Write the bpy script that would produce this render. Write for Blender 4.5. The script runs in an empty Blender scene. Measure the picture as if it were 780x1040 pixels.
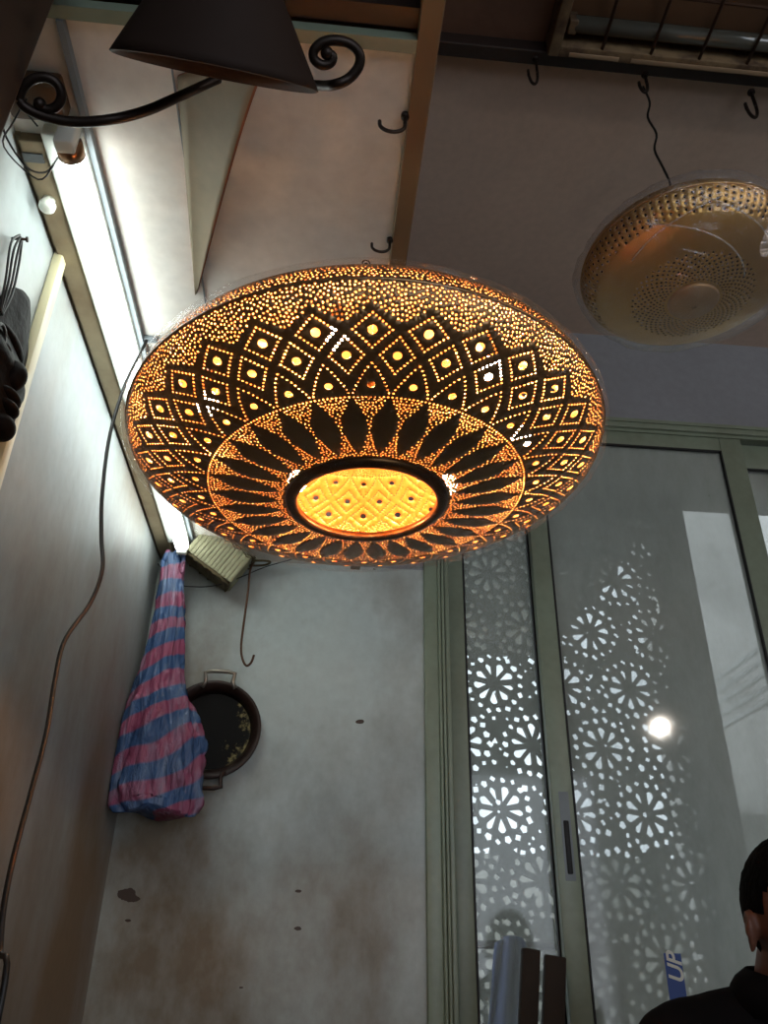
import bpy, bmesh, math, random
from mathutils import Vector, Matrix, Euler
from mathutils import geometry as geo
from mathutils import noise as mnoise
S = bpy.context.scene
COL = S.collection
PI = math.pi
random.seed(7)

# ------------------------------------------------------------------ camera
F = 820.0
CAM = Vector((0, 0, 1.2))
up = Vector((417-390, 520+937, -F))
_q = -(F*F + (417-390)*(305-390)) / (520+937)
dd = Vector((305-390, _q, -F))
up.normalize(); dd.normalize()
xx = dd.cross(up)
R3 = Matrix((xx, dd, up))            # camera coords -> world

def ray(px, py):
    return R3 @ Vector(((px-390)/F, (520-py)/F, -1.0))
def onZ(px, py, z):
    r = ray(px, py); return CAM + r*((z-CAM.z)/r.z)
def onY(px, py, y):
    r = ray(px, py); return CAM + r*(y/r.y)
def onX(px, py, x):
    r = ray(px, py); return CAM + r*(x/r.x)

cd = bpy.data.cameras.new('camera'); cam = bpy.data.objects.new('camera', cd); COL.objects.link(cam)
cam.matrix_world = Matrix.Translation(CAM) @ R3.to_4x4()
cd.sensor_fit = 'VERTICAL'; cd.sensor_height = 24.0; cd.lens = 24.0*F/1040.0
cd.clip_start = 0.02
S.camera = cam

# ------------------------------------------------------------------ materials
def lin(c):
    return tuple(((v/255)/12.92 if v/255 <= .04045 else ((v/255+.055)/1.055)**2.4) for v in c) + (1,)
def newmat(name):
    m = bpy.data.materials.new(name); m.use_nodes = True
    nt = m.node_tree; b = nt.nodes['Principled BSDF']
    return m, nt, b
def N(nt, t, **k):
    n = nt.nodes.new(t)
    for a, v in k.items():
        if a in n.inputs: n.inputs[a].default_value = v
        else: setattr(n, a, v)
    return n
def simple(name, c, rough=.6, metal=0, var=.12, scale=12, bump=0, spec=.5):
    m, nt, b = newmat(name)
    tc = N(nt, 'ShaderNodeTexCoord')
    no = N(nt, 'ShaderNodeTexNoise', Scale=scale, Detail=5.0)
    nt.links.new(tc.outputs['Object'], no.inputs['Vector'])
    mx = N(nt, 'ShaderNodeMixRGB')
    c1 = lin(c); mx.inputs[1].default_value = tuple(v*(1-var) for v in c1[:3])+(1,)
    mx.inputs[2].default_value = tuple(min(1, v*(1+var)) for v in c1[:3])+(1,)
    nt.links.new(no.outputs['Fac'], mx.inputs[0])
    nt.links.new(mx.outputs[0], b.inputs['Base Color'])
    b.inputs['Roughness'].default_value = rough
    b.inputs['Metallic'].default_value = metal
    b.inputs['Specular IOR Level'].default_value = spec
    if bump:
        bp = N(nt, 'ShaderNodeBump', Strength=bump, Distance=.01)
        nt.links.new(no.outputs['Fac'], bp.inputs['Height'])
        nt.links.new(bp.outputs[0], b.inputs['Normal'])
    return m
def stained(name, c, stain, scale=2.2, lo=.5, hi=.72, amt=.7, rough=.55, streak=1.0, spots=(), spotcol=(60, 42, 28), low=None):
    """painted wall with blotchy grime; spots = [(x,y,z,r)] chips in the paint; low=(z0,z1,amt): dimmer light low on the wall, painted in as extra stain"""
    m, nt, b = newmat(name); L = nt.links.new
    tc = N(nt, 'ShaderNodeTexCoord')
    mp = N(nt, 'ShaderNodeMapping'); mp.inputs['Scale'].default_value = (1, 1, streak)
    L(tc.outputs['Object'], mp.inputs[0])
    no = N(nt, 'ShaderNodeTexNoise', Scale=scale, Detail=8.0, Roughness=.62)
    L(mp.outputs[0], no.inputs['Vector'])
    rm = N(nt, 'ShaderNodeMapRange'); rm.inputs['From Min'].default_value = lo; rm.inputs['From Max'].default_value = hi
    rm.inputs['To Max'].default_value = amt
    src = no.outputs['Fac']
    if low:  # fading light towards the floor, painted as added stain colour
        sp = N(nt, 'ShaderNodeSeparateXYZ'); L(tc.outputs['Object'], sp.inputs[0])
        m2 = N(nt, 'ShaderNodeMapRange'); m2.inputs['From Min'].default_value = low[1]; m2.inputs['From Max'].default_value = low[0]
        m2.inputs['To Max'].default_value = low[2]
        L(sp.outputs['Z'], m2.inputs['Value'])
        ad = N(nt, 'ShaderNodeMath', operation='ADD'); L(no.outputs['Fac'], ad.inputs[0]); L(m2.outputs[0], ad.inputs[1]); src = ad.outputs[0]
    L(src, rm.inputs['Value'])
    mx = N(nt, 'ShaderNodeMixRGB'); mx.inputs[1].default_value = lin(c); mx.inputs[2].default_value = lin(stain)
    L(rm.outputs[0], mx.inputs[0])
    fine = N(nt, 'ShaderNodeTexNoise', Scale=45.0, Detail=4.0); L(tc.outputs['Object'], fine.inputs['Vector'])
    m3 = N(nt, 'ShaderNodeMixRGB', blend_type='MULTIPLY'); m3.inputs[0].default_value = .22
    L(mx.outputs[0], m3.inputs[1]); L(fine.outputs['Fac'], m3.inputs[2])
    cur = m3.outputs[0]
    for (x, y, z, r) in spots:
        vs = N(nt, 'ShaderNodeVectorMath', operation='SUBTRACT'); L(tc.outputs['Object'], vs.inputs[0]); vs.inputs[1].default_value = (x, y, z)
        ml = N(nt, 'ShaderNodeVectorMath', operation='MULTIPLY'); L(vs.outputs[0], ml.inputs[0]); ml.inputs[1].default_value = (.75, 1, 1.6)
        ln = N(nt, 'ShaderNodeVectorMath', operation='LENGTH'); L(ml.outputs[0], ln.inputs[0])
        n2 = N(nt, 'ShaderNodeMath', operation='MULTIPLY_ADD'); L(fine.outputs['Fac'], n2.inputs[0]); n2.inputs[1].default_value = r*2.2; 
        L(ln.outputs['Value'], n2.inputs[2])
        lt = N(nt, 'ShaderNodeMath', operation='LESS_THAN'); L(n2.outputs[0], lt.inputs[0]); lt.inputs[1].default_value = r*2.1
        m4 = N(nt, 'ShaderNodeMixRGB'); L(lt.outputs[0], m4.inputs[0]); L(cur, m4.inputs[1]); m4.inputs[2].default_value = lin(spotcol)
        cur = m4.outputs[0]
    L(cur, b.inputs['Base Color'])
    b.inputs['Roughness'].default_value = rough
    bp = N(nt, 'ShaderNodeBump', Strength=.12, Distance=.004); L(fine.outputs['Fac'], bp.inputs['Height']); L(bp.outputs[0], b.inputs['Normal'])
    return m
def emit(name, c, st):
    m, nt, b = newmat(name)
    b.inputs['Base Color'].default_value = (.8, .8, .8, 1)
    b.inputs['Emission Color'].default_value = c; b.inputs['Emission Strength'].default_value = st
    return m
def film(name, base=.03, edge=.35, rough=.12, tint=(1, 1, 1, 1), haze=.0):
    m, nt, b = newmat(name); L = nt.links.new
    nt.nodes.remove(b); out = nt.nodes['Material Output']
    tr = N(nt, 'ShaderNodeBsdfTransparent'); gl = N(nt, 'ShaderNodeBsdfGlossy'); gl.inputs['Roughness'].default_value = rough
    gl.inputs['Color'].default_value = tint
    df = N(nt, 'ShaderNodeBsdfDiffuse'); df.inputs['Color'].default_value = tint
    lw = N(nt, 'ShaderNodeLayerWeight'); lw.inputs['Blend'].default_value = .35
    ma = N(nt, 'ShaderNodeMath', operation='MULTIPLY_ADD'); L(lw.outputs['Facing'], ma.inputs[0]); ma.inputs[1].default_value = edge; ma.inputs[2].default_value = base
    mg = N(nt, 'ShaderNodeMixShader'); mg.inputs[0].default_value = haze; L(gl.outputs[0], mg.inputs[1]); L(df.outputs[0], mg.inputs[2])
    mx = N(nt, 'ShaderNodeMixShader'); L(ma.outputs[0], mx.inputs[0]); L(tr.outputs[0], mx.inputs[1]); L(mg.outputs[0], mx.inputs[2])
    tc = N(nt, 'ShaderNodeTexCoord'); wv = N(nt, 'ShaderNodeTexNoise', Scale=14.0, Detail=6.0, Distortion=1.5); L(tc.outputs['Object'], wv.inputs['Vector'])
    bp = N(nt, 'ShaderNodeBump', Strength=.9, Distance=.02); L(wv.outputs['Fac'], bp.inputs['Height']); L(bp.outputs[0], gl.inputs['Normal'])
    L(mx.outputs[0], out.inputs[0])
    return m

# ------------------------------------------------------------------ mesh helpers
def link(name, bm, mats, parent=None, smooth=True, ang=None):
    bmesh.ops.recalc_face_normals(bm, faces=bm.faces) if False else None
    me = bpy.data.meshes.new(name); bm.to_mesh(me); bm.free()
    for m in (mats if isinstance(mats, (list, tuple)) else [mats]): me.materials.append(m)
    if smooth:
        for p in me.polygons: p.use_smooth = True
        if ang is not None:
            try: me.set_sharp_from_angle(angle=math.radians(ang))
            except Exception: pass
    o = bpy.data.objects.new(name, me); COL.objects.link(o)
    if parent: 
        o.parent = parent
        o.matrix_parent_inverse = parent.matrix_basis.inverted()
    return o
def empty(name, loc, label=None, cat=None, group=None, kind=None):
    o = bpy.data.objects.new(name, None); COL.objects.link(o); o.location = loc; o.empty_display_size = .05
    tag(o, label, cat, group, kind); return o
def tag(o, label=None, cat=None, group=None, kind=None):
    if label: o['label'] = label
    if cat: o['category'] = cat
    if group: o['group'] = group
    if kind: o['kind'] = kind
    return o
def box(bm, lo, hi, rot=None, bev=0):
    lo = Vector(lo); hi = Vector(hi); c = (lo+hi)/2; s = hi-lo
    r = bmesh.ops.create_cube(bm, size=1)
    vs = r['verts']
    for v in vs: v.co = Vector((v.co.x*s.x, v.co.y*s.y, v.co.z*s.z))
    if bev:
        es = list({e for v in vs for e in v.link_edges})
        rr = bmesh.ops.bevel(bm, geom=es, offset=bev, segments=2, affect='EDGES', profile=.5)
        vs = list({v for f in rr['faces'] for v in f.verts} | {v for v in vs if v.is_valid})
    for v in vs:
        if rot: v.co = rot @ v.co
        v.co += c
    return vs
def tube(bm, pts, rad, seg=8, closed=False, cap=True):
    pts = [Vector(p) for p in pts]; n = len(pts)
    rads = rad if isinstance(rad, (list, tuple)) else [rad]*n
    rings = []; nrm = None
    for i, p in enumerate(pts):
        if closed: t = pts[(i+1) % n]-pts[i-1]
        else: t = pts[min(i+1, n-1)]-pts[max(i-1, 0)]
        t.normalize()
        if nrm is None:
            a = Vector((0, 0, 1)) if abs(t.z) < .9 else Vector((1, 0, 0)); nrm = t.cross(a).normalized()
        else:
            nrm = (nrm - t*nrm.dot(t))
            nrm = nrm.normalized() if nrm.length > 1e-6 else t.orthogonal().normalized()
        b = t.cross(nrm)
        rings.append([bm.verts.new(p+(nrm*math.cos(2*PI*k/seg)+b*math.sin(2*PI*k/seg))*rads[i]) for k in range(seg)])
    m = n if closed else n-1
    for i in range(m):
        A = rings[i]; B = rings[(i+1) % n]
        for k in range(seg): bm.faces.new((A[k], A[(k+1) % seg], B[(k+1) % seg], B[k]))
    if cap and not closed:
        bm.faces.new(rings[0][::-1]); bm.faces.new(rings[-1])
def lathe(bm, prof, seg=48, mat=Matrix.Identity(4), close=False):
    rings = []
    for r, z in prof:
        if r < 1e-6: rings.append([bm.verts.new(mat @ Vector((0, 0, z)))])
        else: rings.append([bm.verts.new(mat @ Vector((r*math.cos(2*PI*k/seg), r*math.sin(2*PI*k/seg), z))) for k in range(seg)])
    prs = list(zip(rings, rings[1:])) + ([(rings[-1], rings[0])] if close else [])
    for A, B in prs:
        for k in range(seg):
            k2 = (k+1) % seg
            if len(A) == 1 and len(B) == 1: continue
            if len(A) == 1: bm.faces.new((A[0], B[k2], B[k]))
            elif len(B) == 1: bm.faces.new((A[k], A[k2], B[0]))
            else: bm.faces.new((A[k], A[k2], B[k2], B[k]))
def smooth_path(ps, k=6):
    ps = [Vector(p) for p in ps]; out = []
    for i in range(len(ps)-1):
        p0 = ps[max(i-1, 0)]; p1 = ps[i]; p2 = ps[i+1]; p3 = ps[min(i+2, len(ps)-1)]
        for j in range(k):
            t = j/k
            out.append(.5*((2*p1)+(p2-p0)*t+(2*p0-5*p1+4*p2-p3)*t*t+(3*p1-p0-3*p2+p3)*t**3))
    out.append(ps[-1]); return out
BM = bmesh.new

def ellipsoid(bm, c, r, rot=Matrix.Identity(3), u=24, v=16, disp=None):
    res = bmesh.ops.create_uvsphere(bm, u_segments=u, v_segments=v, radius=1)
    for w in res['verts']:
        p = w.co.copy()
        if disp: p = p*disp(p)
        w.co = Vector(c) + rot @ Vector((p.x*r[0], p.y*r[1], p.z*r[2]))

# ------------------------------------------------------------------ materials used
marks = [onY(128, 908, 2.1), onY(133, 912, 2.1), onY(130, 935, 2.1), onY(365, 733, 2.1), onY(303, 905, 2.1), onY(302, 943, 2.1), onY(380, 578, 2.1), onY(245, 1003, 2.1)]
mr = [.016, .012, .007, .009, .005, .007, .003, .004]
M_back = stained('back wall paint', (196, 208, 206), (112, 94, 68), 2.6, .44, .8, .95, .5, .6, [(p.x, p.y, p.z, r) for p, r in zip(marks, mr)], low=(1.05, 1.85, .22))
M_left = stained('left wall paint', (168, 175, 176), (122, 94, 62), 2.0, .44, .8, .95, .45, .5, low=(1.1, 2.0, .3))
M_soff = stained('soffit white paint', (246, 241, 232), (196, 178, 156), 3.0, .5, .8, .6, .6)
M_ceil = stained('grey ceiling paint', (214, 190, 170), (190, 164, 144), 2.0, .4, .8, .5, .7)
M_ceil2 = stained('brown ceiling plaster', (104, 74, 56), (60, 40, 30), 4.0, .4, .7, .8, .8)
M_upper = stained('upper wall paint', (150, 153, 158), (130, 130, 134), 2.0, .4, .8, .5, .6)
M_fascia = stained('mottled brown fascia', (120, 84, 62), (32, 20, 14), 6.0, .42, .62, .95, .8)
M_darkwood = simple('dark brown wood', (34, 22, 16), .55, var=.4, scale=9)
M_beam = simple('brown painted beam', (116, 96, 70), .6, var=.18, scale=7)
M_batten = stained('weathered batten', (130, 116, 90), (104, 84, 58), 9.0, .42, .7, .8, .7)
M_green = stained('pale green aluminium', (142, 154, 134), (120, 124, 104), 5.0, .45, .8, .6, .38)
M_greytrim = simple('grey trim', (130, 138, 142), .5)
M_gasket = simple('black gasket', (16, 17, 18), .6)
M_iron = simple('dark wrought iron', (40, 30, 24), .42, .6, .25, 30)
M_blackcord = simple('black cord', (14, 13, 13), .5)
M_white = simple('white plastic', (222, 222, 210), .4, var=.04)
M_cream = simple('cream conduit', (206, 196, 160), .45, var=.1)
M_concrete = simple('outdoor concrete', (150, 148, 140), .85, var=.12, scale=5)
M_outwhite = stained('outdoor white wall', (226, 222, 216), (180, 176, 170), 3, .45, .8, .5, .8)
M_floor = simple('grey floor', (110, 104, 96), .7, var=.15, scale=4)

# ------------------------------------------------------------------ room shell
def struct(name, bm, m, smooth=False, parent=None):
    o = link(name, bm, m, parent, smooth)
    if not parent: o['kind'] = 'structure'
    return o
XL, XR, YB, YF, ZC = -.46, 2.7, 2.1, -2.4, 3.152
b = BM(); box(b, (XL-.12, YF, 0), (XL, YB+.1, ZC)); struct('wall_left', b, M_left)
b = BM()
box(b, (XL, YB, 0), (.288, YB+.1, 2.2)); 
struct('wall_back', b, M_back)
b = BM(); box(b, (XL, YB, 2.2), (.288, YB+.1, ZC)); box(b, (.288, YB, 2.793), (XR, YB+.1, ZC)); box(b, (2.45, YB, 0), (XR, YB+.1, 2.793))
struct('wall_back_upper', b, M_upper)
# pilaster with grooves beside the door
b = BM(); box(b, (.288, YB-.012, 0), (.326, YB+.1, 2.793), bev=.003); box(b, (.326, YB-.018, 0), (.334, YB+.1, 2.793), bev=.003); box(b, (.336, YB-.018, 0), (.344, YB+.1, 2.793), bev=.003); box(b, (.346, YB-.010, 0), (.3585, YB+.1, 2.793), bev=.002)
struct('trim_1', b, M_green, True)
b = BM(); box(b, (XR, YF, 0), (XR+.1, YB+.1, ZC)); struct('wall_right', b, M_upper)
b = BM(); box(b, (XL-.12, YF-.1, 0), (.3, YF, ZC)); box(b, (2.3, YF-.1, 0), (XR+.1, YF, ZC)); box(b, (.3, YF-.1, 2.6), (2.3, YF, ZC)); struct('wall_front', b, M_upper)
b = BM(); box(b, (XL-.12, YF-.1, -.1), (XR+.1, YB+.1, 0)); struct('floor', b, M_floor)
b = BM(); box(b, (.09, 1.13, ZC), (XR+.1, YB+.1, ZC+.1)); struct('ceiling', b, M_ceil)
b = BM(); box(b, (XL-.12, YF-.1, ZC), (XR+.1, 1.13, ZC+.1)); struct('ceiling_front', b, M_ceil2)
# low white soffit on the left
b = BM(); box(b, (XL, .592, 2.2), (.077, YB, 2.25)); struct('ceiling_left', b, M_soff)
b = BM(); box(b, (XL, .575, 2.215), (.077, .592, ZC)); box(b, (.085, .60, 2.26), (.10, YB, ZC)); struct('wall_fascia', b, M_fascia)
b = BM(); box(b, (XL, .575, 2.190), (.077, .592, 2.206)); struct('trim_2', b, M_green)           # pale lip at the soffit's front edge
b = BM(); box(b, (XL, .545, 2.206), (.077, .570, 2.27)); struct('trim_3', b, M_darkwood)
b = BM(); box(b, (.077, YF, 2.19), (.1045, YB, 2.262), bev=.002); struct('trim_4', b, M_beam)    # brown beam along the soffit's edge
b = BM(); box(b, (-.360, .592, 2.186), (-.352, YB, 2.2)); struct('trim_5', b, M_greytrim)
b = BM(); box(b, (-.232, .592, 2.198), (-.2295, YB, 2.2)); struct('trim_6', b, M_greytrim)
# beam under the high ceiling
b = BM(); box(b, (.105, 1.105, 3.11), (XR, 1.14, ZC), bev=.003); struct('trim_7', b, M_darkwood)
# weathered batten in the corner of wall and soffit
b = BM(); box(b, (-.453, .76, 2.182), (-.414, YB, 2.2), bev=.002); box(b, (XL, .76, 2.192), (-.453, YB, 2.2))
struct('trim_8', b, M_batten)
# dark corner post near the camera, at the left wall
b = BM(); box(b, (XL, .36, 0), (-.30, .482, ZC), bev=.004)
struct('trim_9', b, M_darkwood)

# ------------------------------------------------------------------ sliding door
def glassmat(name, lo, hi, col=(200, 204, 196)):
    m, nt, b = newmat(name); L = nt.links.new
    nt.nodes.remove(b); out = nt.nodes['Material Output']
    tr = N(nt, 'ShaderNodeBsdfTransparent'); tr.inputs[0].default_value = (.93, .96, .94, 1)
    gl = N(nt, 'ShaderNodeBsdfGlossy'); gl.inputs['Roughness'].default_value = .06
    df = N(nt, 'ShaderNodeBsdfDiffuse'); df.inputs[0].default_value = lin(col)
    tl = N(nt, 'ShaderNodeBsdfTranslucent'); tl.inputs[0].default_value = lin(col)
    tc = N(nt, 'ShaderNodeTexCoord')
    mp = N(nt, 'ShaderNodeMapping'); mp.inputs['Scale'].default_value = (1.6, 1, .7); L(tc.outputs['Object'], mp.inputs[0])
    no = N(nt, 'ShaderNodeTexNoise', Scale=3.2, Detail=9.0, Roughness=.68); L(mp.outputs[0], no.inputs['Vector'])
    rm = N(nt, 'ShaderNodeMapRange'); rm.inputs['From Min'].default_value = .3; rm.inputs['From Max'].default_value = .72
    rm.inputs['To Min'].default_value = lo; rm.inputs['To Max'].default_value = hi; L(no.outputs['Fac'], rm.inputs['Value'])
    d2 = N(nt, 'ShaderNodeMixShader'); d2.inputs[0].default_value = .55; L(df.outputs[0], d2.inputs[1]); L(tl.outputs[0], d2.inputs[2])
    m1 = N(nt, 'ShaderNodeMixShader'); L(rm.outputs[0], m1.inputs[0]); L(tr.outputs[0], m1.inputs[1]); L(d2.outputs[0], m1.inputs[2])
    fr = N(nt, 'ShaderNodeFresnel'); fr.inputs[0].default_value = 1.45
    m2 = N(nt, 'ShaderNodeMixShader'); L(fr.outputs[0], m2.inputs[0]); L(m1.outputs[0], m2.inputs[1]); L(gl.outputs[0], m2.inputs[2])
    L(m2.outputs[0], out.inputs[0]); return m
M_glassA = glassmat('dusty glass', .10, .40)
M_glassB = glassmat('dustier glass', .36, .60)

door = empty('door_1', (.365, YB, 0), kind='structure')
b = BM()
box(b, (.366, YB+.0, 2.762), (2.45, YB+.1, 2.793), bev=.002)           # head
box(b, (.366, YB-.006, 2.780), (2.45, YB+.0, 2.793), bev=.001)
box(b, (.366, YB+.012, 2.752), (2.45, YB+.02, 2.762))
box(b, (.366, YB, 0), (2.45, YB+.1, .04)); box(b, (2.41, YB, 0), (2.45, YB+.1, 2.762))
link('door_frame', b, M_green, door, True, 30)
b = BM(); zz = 0.04
rr = random.Random(3)
while zz < 2.75:
    l = rr.uniform(.012, .11); box(b, (.3585, YB+.04, zz), (.366, YB+.05, min(2.755, zz+l))); zz += l+rr.uniform(.001, .004)*(1.6 if zz > 1.2 else 1)
link('brush_strip', b, M_gasket, door, False)
def panel(x0, x1, s0, s1, y, z0, z1, rail, gm, hx=None, label=None):
    b = BM()
    for (a, c) in ((x0, x0+s0), (x1-s1, x1)): box(b, (a, y, z0), (c, y+.028, z1), bev=.003)
    box(b, (x0+s0, y+.001, z1-rail), (x1-s1, y+.027, z1), bev=.002); box(b, (x0+s0, y+.001, z0), (x1-s1, y+.027, z0+.08), bev=.002)
    p = link('door_panel', b, M_green, door, True, 30)
    g = BM(); w = .0045
    box(g, (x0+s0, y-.0015, z0+.08), (x0+s0+w, y+.02, z1-rail)); box(g, (x1-s1-w, y-.0015, z0+.08), (x1-s1, y+.02, z1-rail))
    box(g, (x0+s0, y-.0015, z1-rail-w*1.3), (x1-s1, y+.02, z1-rail)); box(g, (x0+s0, y-.0015, z0+.08), (x1-s1, y+.02, z0+.08+w))
    link('gasket', g, M_gasket, p, False)
    g = BM(); box(g, (x0+s0, y+.008, z0+.08), (x1-s1, y+.014, z1-rail)); link('glass_pane', g, gm, p, False)
    if hx:
        g = BM(); box(g, (hx-.007, y-.004, 1.405), (hx+.007, y+.004, 1.53), bev=.003); link('handle', g, M_gasket, p, True)
        g = BM(); box(g, (hx-.013, y-.001, 1.39), (hx+.013, y+.001, 1.60), bev=.0008); link('handle_plate', g, M_greytrim, p, True)
    return p
panel(.368, .665, .045, .045, YB+.052, .045, 2.757, .055, M_glassA)
panel(.618, 1.362, .056, .076, YB+.018, .045, 2.757, .055, M_glassB, .649)
panel(1.30, 2.41, .06, .06, YB+.052, .045, 2.757, .095, M_glassA)

# ------------------------------------------------------------------ outdoors
b = BM(); box(b, (-2.5, YB+.1, -.15), (8, 14, -.05)); struct('ground', b, M_concrete)
b = BM(); box(b, (-1.2, YB+.1, 3.0), (1.50, 5.0, 3.15)); box(b, (1.50, YB+.1, 3.0), (6, 3.02, 3.15)); tag(struct('canopy_slab', b, M_concrete), kind='structure')
# pierced screen of rosettes
def pierced(name, x0, x1, z0, z1, y, th, holes, mats, sx=.06):
    verts = []; edges = []; faces = []
    def poly(ps):
        i = len(verts); verts.extend(Vector(p) for p in ps); n = len(ps)
        faces.append([i+k for k in range(n)])
    box_ = [(x0, z0), (x1, z0), (x1, z1), (x0, z1)]
    i = len(verts); verts.extend(Vector(p) for p in box_); edges += [(i, i+1), (i+1, i+2), (i+2, i+3), (i+3, i)]
    for h in holes: poly(h)
    vo, eo, fo, ov, oe, of = geo.delaunay_2d_cdt(verts, edges, faces, 0, 1e-5)
    bm = BM(); vs = [bm.verts.new((v.x, y, v.y)) for v in vo]
    for f, o in zip(fo, of):
        c = sum((vo[k] for k in f), Vector((0, 0)))/3
        if o or not (x0 < c.x < x1 and z0 < c.y < z1): continue
        try: bm.faces.new([vs[k] for k in f])
        except ValueError: pass
    for v in [v for v in bm.verts if not v.link_faces]: bm.verts.remove(v)
    bmesh.ops.recalc_face_normals(bm, faces=bm.faces)
    r = bmesh.ops.extrude_face_region(bm, geom=bm.faces[:])
    for v in [g for g in r['geom'] if isinstance(g, bmesh.types.BMVert)]: v.co.y += th
    bmesh.ops.recalc_face_normals(bm, faces=bm.faces)
    return bm
holes = []
tile = .235
hr = random.Random(5)
def petal(cx, cz, a, r0, r1, w, n=7):
    ca, sa = math.cos(a), math.sin(a); L = r1-r0; out = []
    P = [(0, 0), (.45*L, -w*.55), (.8*L, -w*.9), (L, -w*.45), (L*1.04, 0), (L, w*.45), (.8*L, w*.9), (.45*L, w*.55)]
    return [(cx+(r0+x)*ca-yv*sa, cz+(r0+x)*sa+yv*ca) for x, yv in P]
def blob(cx, cz, r, a=0, k=6, st=1.0):
    return [(cx+r*math.cos(a+2*PI*i/k)*st, cz+r*math.sin(a+2*PI*i/k)) for i in range(k)]
X0s, X1s, Z0s, Z1s = .30, 1.40, .2, 2.95
tile = .262; j = 0; z = Z0s+.13
while z < Z1s-.08:
    x = X0s+.10+(tile/2 if j % 2 else 0)
    while x < X1s-.06:
        nn = 9
        for k in range(nn):
            a = 2*PI*k/nn + .15+j
            holes.append(petal(x, z, a, .024, .074+.006*hr.random(), .0175 if k % 3 else .013))
        for k in range(2*nn):
            a = 2*PI*(k+.5)/(2*nn) + .15+j
            r = .100+(.006 if k % 2 else 0); holes.append(blob(x+r*math.cos(a), z+r*math.sin(a), .0115+.005*hr.random(), a, 4 if k % 2 else 5))
        x += tile
    j += 1; z += tile*.86
for _ in range(2600):
    r = hr.choice((.017, .012, .008)); holes.append(blob(hr.uniform(X0s, X1s), hr.uniform(Z0s, Z1s), r, hr.uniform(0, 6), hr.choice((3, 4, 5))))
# drop holes that touch one another
kept = []; cs = []
for h in holes:
    c = (sum(p[0] for p in h)/len(h), sum(p[1] for p in h)/len(h)); r = max(math.hypot(p[0]-c[0], p[1]-c[1]) for p in h)
    ok = True
    for (k, cc, rr_) in cs:
        if math.hypot(c[0]-cc[0], c[1]-cc[1]) < r+rr_+.001:
            dmin = min(math.hypot(p[0]-q[0], p[1]-q[1]) for p in h for q in k)
            if dmin < .007 or math.hypot(c[0]-cc[0], c[1]-cc[1]) < (r+rr_)*.5: ok = False; break
    if ok and all(X0s+.01 < p[0] < X1s-.01 and Z0s+.01 < p[1] < Z1s-.01 for p in h): kept.append(h); cs.append((h, c, r))
bm = pierced('s', X0s, X1s, Z0s, Z1s, 2.9, .02, kept, None)
M_screen = simple('grey screen panel', (120, 120, 114), .7, var=.1, scale=6)
o = link('pierced_screen', bm, M_screen, None, False)
tag(o, 'grey panel pierced with rosette cut-outs standing outside the dusty glass', 'screen')
b = BM(); box(b, (X0s-.02, 2.88, -.05), (X0s+.02, 2.94, 3.0)); box(b, (X1s-.02, 2.88, -.05), (X1s+.02, 2.94, 3.0)); box(b, (X0s+.02, 2.89, -.05), (X1s-.02, 2.93, .2)); box(b, (X0s+.02, 2.89, 2.95), (X1s-.02, 2.93, 3.0))
link('screen_frame', b, M_concrete, o, False)
# grey wall strip and white wall outside, right
b = BM(); box(b, (1.42, 2.95, -.05), (1.55, 3.05, 3.0)); struct('wall_outside_pier', b, M_concrete)
b = BM(); box(b, (1.9, 4.12, -.05), (5.5, 4.2, 1.9)); struct('wall_outside_low', b, M_concrete)
b = BM(); box(b, (1.9, 4.2, -.05), (5.5, 4.35, 4.6)); struct('wall_outside', b, M_outwhite)
b = BM(); 
for k in range(5):
    q = onY(724, 690+13*k, 3.9); box(b, (q.x-.012, 3.25, q.z-.02-.0*k), (q.x+.012, 4.2, q.z), bev=.003)
link('louvre_slats', b, simple('white slats', (235, 235, 232), .5), None, True); lo = bpy.data.objects['louvre_slats']; lo.name = 'slatted_awning'
tag(lo, 'white slats projecting from the white wall outside, far right', 'slats')
b = BM(); box(b, (-2.5, 9, -.05), (8, 9.3, 2.25)); struct('wall_far', b, M_concrete)

# planks and blue cloth seen through the lower left pane
M_plank = simple('dark plank', (42, 32, 24), .8, var=.2, scale=20)
def plank(pxa, pxb, ytop, label, lean):
    a = onY(pxa, ytop, 2.062); c = onY(pxb, ytop, 2.062)
    w = (c.x-a.x); b = BM(); box(b, (-w/2, -.012, 0), (w/2, .012, a.z), bev=.004)
    o = link('wooden_plank', b, M_plank, None, True, 40); o.location = ((a.x+c.x)/2-lean*a.z, 2.062, 0); o.rotation_euler = (0, math.asin(lean), 0)
    o.location.z = -.05+.05
    tag(o, label, 'plank', 'dark planks by the glass'); return o
plank(530, 548, 962, 'left of two dark upright planks leaning before the narrow glass pane', .12)
plank(553, 574, 969, 'right of two dark upright planks leaning before the narrow glass pane', .12)
for o_ in [o for o in bpy.data.objects if o.name.startswith('wooden_plank')]: o_.location.z = .006; o_.scale.z = 1.0
b = BM(); nx, nz = 20, 44
grid = []
pA = onY(508, 948, 2.62)
for i in range(nz):
    t = i/(nz-1); row = []
    cx = pA.x+.03-.10*t+.02*math.sin(3*t); w = .045+.055*t**.7
    for j in range(nx):
        s = -1+2*j/(nx-1)
        row.append(b.verts.new((cx+w*s, 2.62+.03*math.cos(s*1.5)*-1+.012*math.sin(s*9+t*7), pA.z-.005-t*.75-.02*s*s)))
    grid.append(row)
for i in range(nz-1):
    for j in range(nx-1): b.faces.new((grid[i][j], grid[i][j+1], grid[i+1][j+1], grid[i+1][j]))
o = link('blue_cloth', b, simple('blue denim cloth', (62, 74, 118), .9, var=.25, scale=20), None, True)
md = o.modifiers.new('s', 'SOLIDIFY'); md.thickness = .004
tag(o, 'blue cloth draped over a rail behind the narrow glass pane', 'cloth')
b = BM(); tube(b, [(.30, 2.64, pA.z-.03), (.95, 2.64, pA.z-.03)], .012, 10)
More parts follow.
